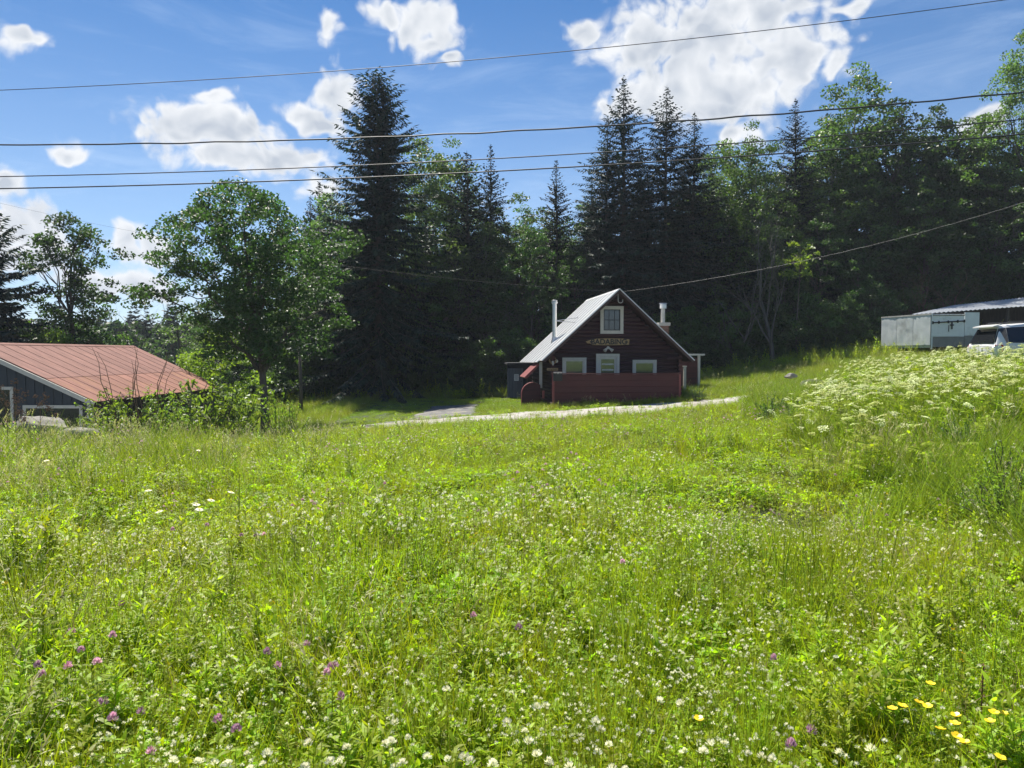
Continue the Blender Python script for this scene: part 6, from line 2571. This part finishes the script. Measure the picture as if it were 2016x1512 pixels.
# clumps of tall grass that stand out in the photograph
xc_, yc_, kc_, sc2 = [], [], [], []
for (u, v, n_c, sp, kk, s0) in [(562, 1190, 9, .10, 'reed', 1.15), (470, 1170, 8, .10, 'reed', 1.0), (680, 1240, 7, .12, 'reed', 1.0), (1255, 1270, 8, .10, 'reed', 1.05), (1590, 1130, 14, .16, 'reed', 1.35), (1625, 1190, 9, .12, 'reed', 1.1),
                                (1400, 1190, 7, .10, 'reed', 1.1), (1195, 1440, 8, .09, 'reed', .95), (885, 1420, 8, .08, 'reed', .95), (1490, 1470, 7, .07, 'reed', .8), (40, 1180, 10, .14, 'reed', 1.1), (20, 1040, 14, .3, 'grass', 1.6), (700, 1330, 9, .12, 'grass', 1.2),
                                (110, 965, 26, .5, 'seedgrass', 1.15), (60, 900, 20, .6, 'seedgrass', 1.25), (200, 905, 16, .6, 'seedgrass', 1.1), (1740, 1100, 16, .3, 'seedgrass', .9), (1730, 900, 22, .5, 'seedgrass', 1.3), (1660, 940, 14, .4, 'seedgrass', 1.1), (1830, 1010, 14, .35, 'lush', .9),
                                (1760, 1420, 8, .08, 'weed', 1.0), (110, 1440, 9, .10, 'weed', 1.05), (470, 1360, 8, .09, 'weed', 1.1), (1640, 1400, 7, .09, 'weed', 1.1), (545, 1270, 7, .1, 'weed', 1.1), (1400, 1080, 9, .2, 'weed', 1.3), (40, 1120, 14, .2, 'weed', 1.5)]:
    x0, y0 = hit(u, v, .2)
    for q in range(n_c):
        xc_.append(x0 + random.gauss(0, sp))
        yc_.append(y0 + random.gauss(0, sp))
        kc_.append(kk)
        sc2.append(s0 * random.uniform(.75, 1.2))
scatter('tall_grass', np.array(xc_), np.array(yc_), np.array(kc_), np.array(sc2))

# ---- flowers one can pick out
WC = []
for i in range(6):
    p = PB(400 + i)
    hgt = .27 + .024 * i
    p.stick((0, 0, 0), (.012 * (i - 2), .006 * (i - 3), hgt), .0032, 0)
    for k in range(2):
        d = rdir(p.r, .3, .9)
        for q in range(3):
            p.leaf(Vector((0, 0, .02)) + d * .07, rdir(p.r, -.1, .4), (0, 0, 1), .024, .018, 1)
        p.stick((0, 0, .01), Vector((0, 0, .02)) + d * .07, .002, 0)
    f = PB(450 + i)
    clover_head(f, (.012 * (i - 2), .006 * (i - 3), hgt), .0125, 0, 54, brown=1 if i == 5 else None)
    WC.append((p.mesh('stem', ['stem', 'clover']), f.mesh('flower_head', ['petalwhite', 'brownhead'])))
cnt = 0
xw2, yw2 = wedge(6000, 1.5, 6.4, 1.2, -.66, .66)
dn = .5 + .62 * fbm(xw2, yw2, .55, 8) + .3 * fbm(xw2, yw2, 1.6, 41) - .10 * (xw2 < -.4)
bankm = xw2 > 2.2 + .2 * yw2
keep = (rng.uniform(size=6000) < np.clip(dn, .04, 1) * .55) & ~bankm
xw2, yw2 = xw2[keep], yw2[keep]
o_ = np.argsort(np.hypot(xw2, yw2))[:300]
for j, i in enumerate(o_):
    st, hd = WC[int(rng.integers(0, 6))]
    o = link('white_clover', st, None, (xw2[i], yw2[i], float(ground(xw2[i], yw2[i]))))
    o.rotation_euler = (random.gauss(0, .15), random.gauss(0, .15), random.uniform(0, 6.28))
    s = random.uniform(.85, 1.25)
    o.scale = (s, s, s)
    tag(o, 'white clover flower on a thin stem in the near meadow', 'clover', 'white clover flowers in the near meadow')
    link('flower_head', hd, o)
scatter('clover_flowers', xw2[np.argsort(np.hypot(xw2, yw2))[300:]], yw2[np.argsort(np.hypot(xw2, yw2))[300:]], np.array(['white'] * (len(xw2) - 300)), np.full(len(xw2) - 300, .85))

PK = []
for i in range(3):
    p = PB(470 + i)
    hgt = .34 + .04 * i
    p.stick((0, 0, 0), (.02, .01 * i, hgt), .004, 0)
    for k in range(5):
        z = hgt * (.25 + .15 * k)
        for q in range(3):
            p.leaf((.02 * z / hgt, 0, z), rdir(p.r, -.1, .7), (0, 0, 1), .042, .018, 1)
    f = PB(480 + i)
    clover_head(f, (.02, .01 * i, hgt + .006), .0165, 0, 70)
    PK.append((p.mesh('stem', ['stem', 'clover']), f.mesh('flower_head', ['petalpink'])))
pinks = [(155, 1250), (165, 1277), (220, 1262), (85, 1320), (92, 1333), (125, 1320), (190, 1327), (212, 1408), (235, 1440), (455, 1448), (310, 1500), (600, 988), (673, 997), (612, 996), (582, 1000), (345, 1047), (408, 1043), (478, 1060), (505, 1055), (516, 1056),
         (1517, 1307), (1556, 1475), (1605, 1470), (535, 1305), (537, 1325), (645, 1325), (660, 1331), (640, 1335), (662, 1396), (925, 1220), (1018, 1250), (784, 1020), (290, 1422), (425, 1434), (1225, 1118), (615, 1282), (240, 1195), (760, 955), (242, 950), (1690, 985), (1075 + 400, 1000), (1640, 940)]
for (u, v) in pinks:
    k = random.randrange(3)
    x0, y0 = hit(u, v, .40)
    o = link('pink_clover', PK[k][0], None, (x0, y0, float(ground(x0, y0))))
    s = random.uniform(.78, .98)
    o.scale = (s, s, (.40 + .02 * random.random()) / (.346 + .04 * k))
    o.rotation_euler = (0, 0, random.uniform(0, 6.28))
    tag(o, 'pink red clover flower standing above the meadow leaves', 'clover', 'pink clover flowers in the meadow')
    link('flower_head', PK[k][1], o)

p = PB(490)
p.stick((0, 0, 0), (.01, 0, .38), .003, 0)
for k in range(4):
    p.leaf((0, 0, .05 + .05 * k), rdir(p.r, .2, .9), (0, 0, 1), .06, .012, 1)
bst = p.mesh('stem', ['stem', 'weed'])
p = PB(491)
for k in range(5):
    a = k * 6.283 / 5
    d = Vector((math.cos(a), math.sin(a), .45))
    c = Vector((.01, 0, .38)) + d * .009
    p.fan(c, Vector((-.4 * math.cos(a), -.4 * math.sin(a), 1)), .0095, 7, 0, .6)
p.fan((.01, 0, .387), (0, 0, 1), .004, 6, 1, .3)
bfl = p.mesh('flower', ['petalyellow', 'weed'])
for (u, v) in [(1752, 1393), (1776, 1390), (1773, 1408), (1824, 1350), (1851, 1387), (1838, 1424), (1888, 1428), (1912, 1422), (1963, 1407), (1985, 1415), (1984, 1426), (1860, 1471), (1918, 1473), (1947, 1476), (1373, 1409)]:
    x0, y0 = hit(u, v, .38)
    o = link('buttercup', bst, None, (x0, y0, float(ground(x0, y0))))
    o.rotation_euler = (random.gauss(0, .12), random.gauss(0, .12), random.uniform(0, 6.28))
    o.scale = (1, 1, 1)
    tag(o, 'glossy yellow buttercup flower low in the meadow corner', 'buttercup', 'buttercups in the meadow corner')
    link('flower', bfl, o)
p = PB(495)
p.stick((0, 0, 0), (.01, 0, .55), .0035, 0)
for k in range(6):
    p.leaf((0, 0, .03 + .06 * k), rdir(p.r, .2, .9), (0, 0, 1), .05, .01, 1)
dst = p.mesh('stem', ['stem', 'weed'])
p = PB(496)
for k in range(16):
    a = k * 6.283 / 16
    p.leaf(Vector((.01 + .006 * math.cos(a), .006 * math.sin(a), .55)), (math.cos(a), math.sin(a), .12), (0, 0, 1), .021, .007, 0, .3)
p.fan((.01, 0, .557), (0, 0, 1), .008, 9, 1, .5)
dfl = p.mesh('flower', ['petalwhite', 'petalyellow'])
for n_d, (u, v) in enumerate([(298, 965), (404, 964), (376, 977), (374, 989), (359, 990), (421, 987), (357, 1001), (420, 1001), (292, 841), (108, 903), (470, 908), (380, 884)]):
    x0, y0 = hit(u, v, .62)
    o = link('daisy', dst, None, (x0, y0, float(ground(x0, y0))))
    o.rotation_euler = (random.gauss(.1, .12), random.gauss(0, .12), random.uniform(0, 6.28))
    o.scale = (1.1, 1.1, 1.12)
    tag(o, {0: 'single white daisy standing apart just before the cluster of daisies', 8: 'white daisy on the meadow crest in front of the twiggy shrub', 9: 'white daisy in the tall grass nearest the boulders', 10: 'white daisy beside the top of the tall dark stalk', 11: 'white daisy behind the daisy cluster towards the barn roof end'}.get(n_d, 'white daisy with a yellow eye in the cluster beside the tall dark stalk'), 'daisy', 'daisies in the meadow')
    link('flower', dfl, o)
# single plants that stand out
p = PB(498)
p.stick((0, 0, 0), (.015, 0, .75), .012, 0, .2)
for k in range(26):
    p.leaf((.005, 0, .1 + .024 * k), rdir(p.r, .7, 1.3), (0, 0, 1), .05, .012, 1, .3)
x0, y0 = hit(467, 935, .75)
o = link('tall_stalk', p.mesh('stalk', ['stem', 'grassdark']), None, (x0, y0, float(ground(x0, y0))))
tag(o, 'single dark upright stalk taller than the plants around it beside the daisies', 'plant')
gold = p_weed(499, 7, (.35, .6), 26, .10, .026, .16, 'weed')
for (u, v, hh, lb) in ((190, 848, .55, 'bright yellow green leafy plant in the grass below the boulders'), (1640, 1290, .5, 'pale broad leaved plant standing above the grass with a tan stem')):
    x0, y0 = hit(u, v, hh)
    o = link('leafy_plant', gold, None, (x0, y0, float(ground(x0, y0))))
    s = .9 if u < 500 else .55
    o.scale = (s, s, s)
    tag(o, lb, 'plant')
p = PB(505)
p.stick((0, 0, 0), (.01, 0, .42), .006, 0, .4)
for k in range(60):
    z = .30 + .13 * k / 60
    p.leaf((.008, 0, z), rdir(p.r, .2, 1.2), (0, 0, 1), .014, .006, 0, .3)
x0, y0 = hit(1931, 1318, .42)
o = link('dock_spike', p.mesh('spike', ['brownhead']), None, (x0, y0, float(ground(x0, y0))))
tag(o, 'small reddish dock spike upright in the grass above the buttercups', 'plant')
p = PB(506)
for k in range(46):
    d = rdir(p.r, .55, 1.4)
    p.stick((p.r.normal() * .06, p.r.normal() * .06, 0), d * p.r.uniform(.25, .62), .003, 0, p.r.uniform())
x0, y0 = hit(905, 1185, .3)
o = link('dry_twigs', p.mesh('twigs', ['brownhead']), None, (x0, y0, float(ground(x0, y0))))
tag(o, 'bunch of dry brown twigs fanning out of the meadow clover', 'plant')

# ---- far-off wood in the valley past the barn: one mass
far_cols = bpy.data.collections.new('far trees')
xf2, yf2 = [], []
for k in range(1500):
    a = R(rng.uniform(-42, -4))
    d = rng.uniform(105, 420)
    xf2.append(d * math.sin(a))
    yf2.append(d * math.cos(a))
xf2, yf2 = np.array(xf2), np.array(yf2)
for k, me in (('broad_far', decid(90, 10, 3.4, .5, 40, 22, .8, 'leafdark', clr=1.3, nl=3)[1]), ('fir_far', spruce(91, 12, 2.2, .5, 1.0, .8, .3, .3, .5, 1.0, 6, 'needle2')[1])):
    proto(k, me)
    IDX[k] = [len(ORDER) - 1]
kf = np.where(rng.uniform(size=1500) < .65, 'broad_far', 'fir_far')
dist = np.hypot(xf2, yf2)
scatter('distant_forest', xf2, yf2, kf, rng.uniform(.7, 1.1, 1500) * (.75 + dist / 600), tilt=.02)

# ------------------------------------------------------------------ air
hz = MB()
hz.box((0, 0, 17), (2400, 2400, 70))
mh = bpy.data.materials.new('haze')
mh.use_nodes = True
mh.node_tree.nodes.clear()
pv = mh.node_tree.nodes.new('ShaderNodeVolumePrincipled')
pv.inputs['Color'].default_value = (0.80, 0.88, 1.0, 1)
pv.inputs['Density'].default_value = 0.00035
pv.inputs['Anisotropy'].default_value = 0.2
ho = mh.node_tree.nodes.new('ShaderNodeOutputMaterial')
mh.node_tree.links.new(pv.outputs[0], ho.inputs['Volume'])
tag(hz.build('haze', mh), kind='stuff')
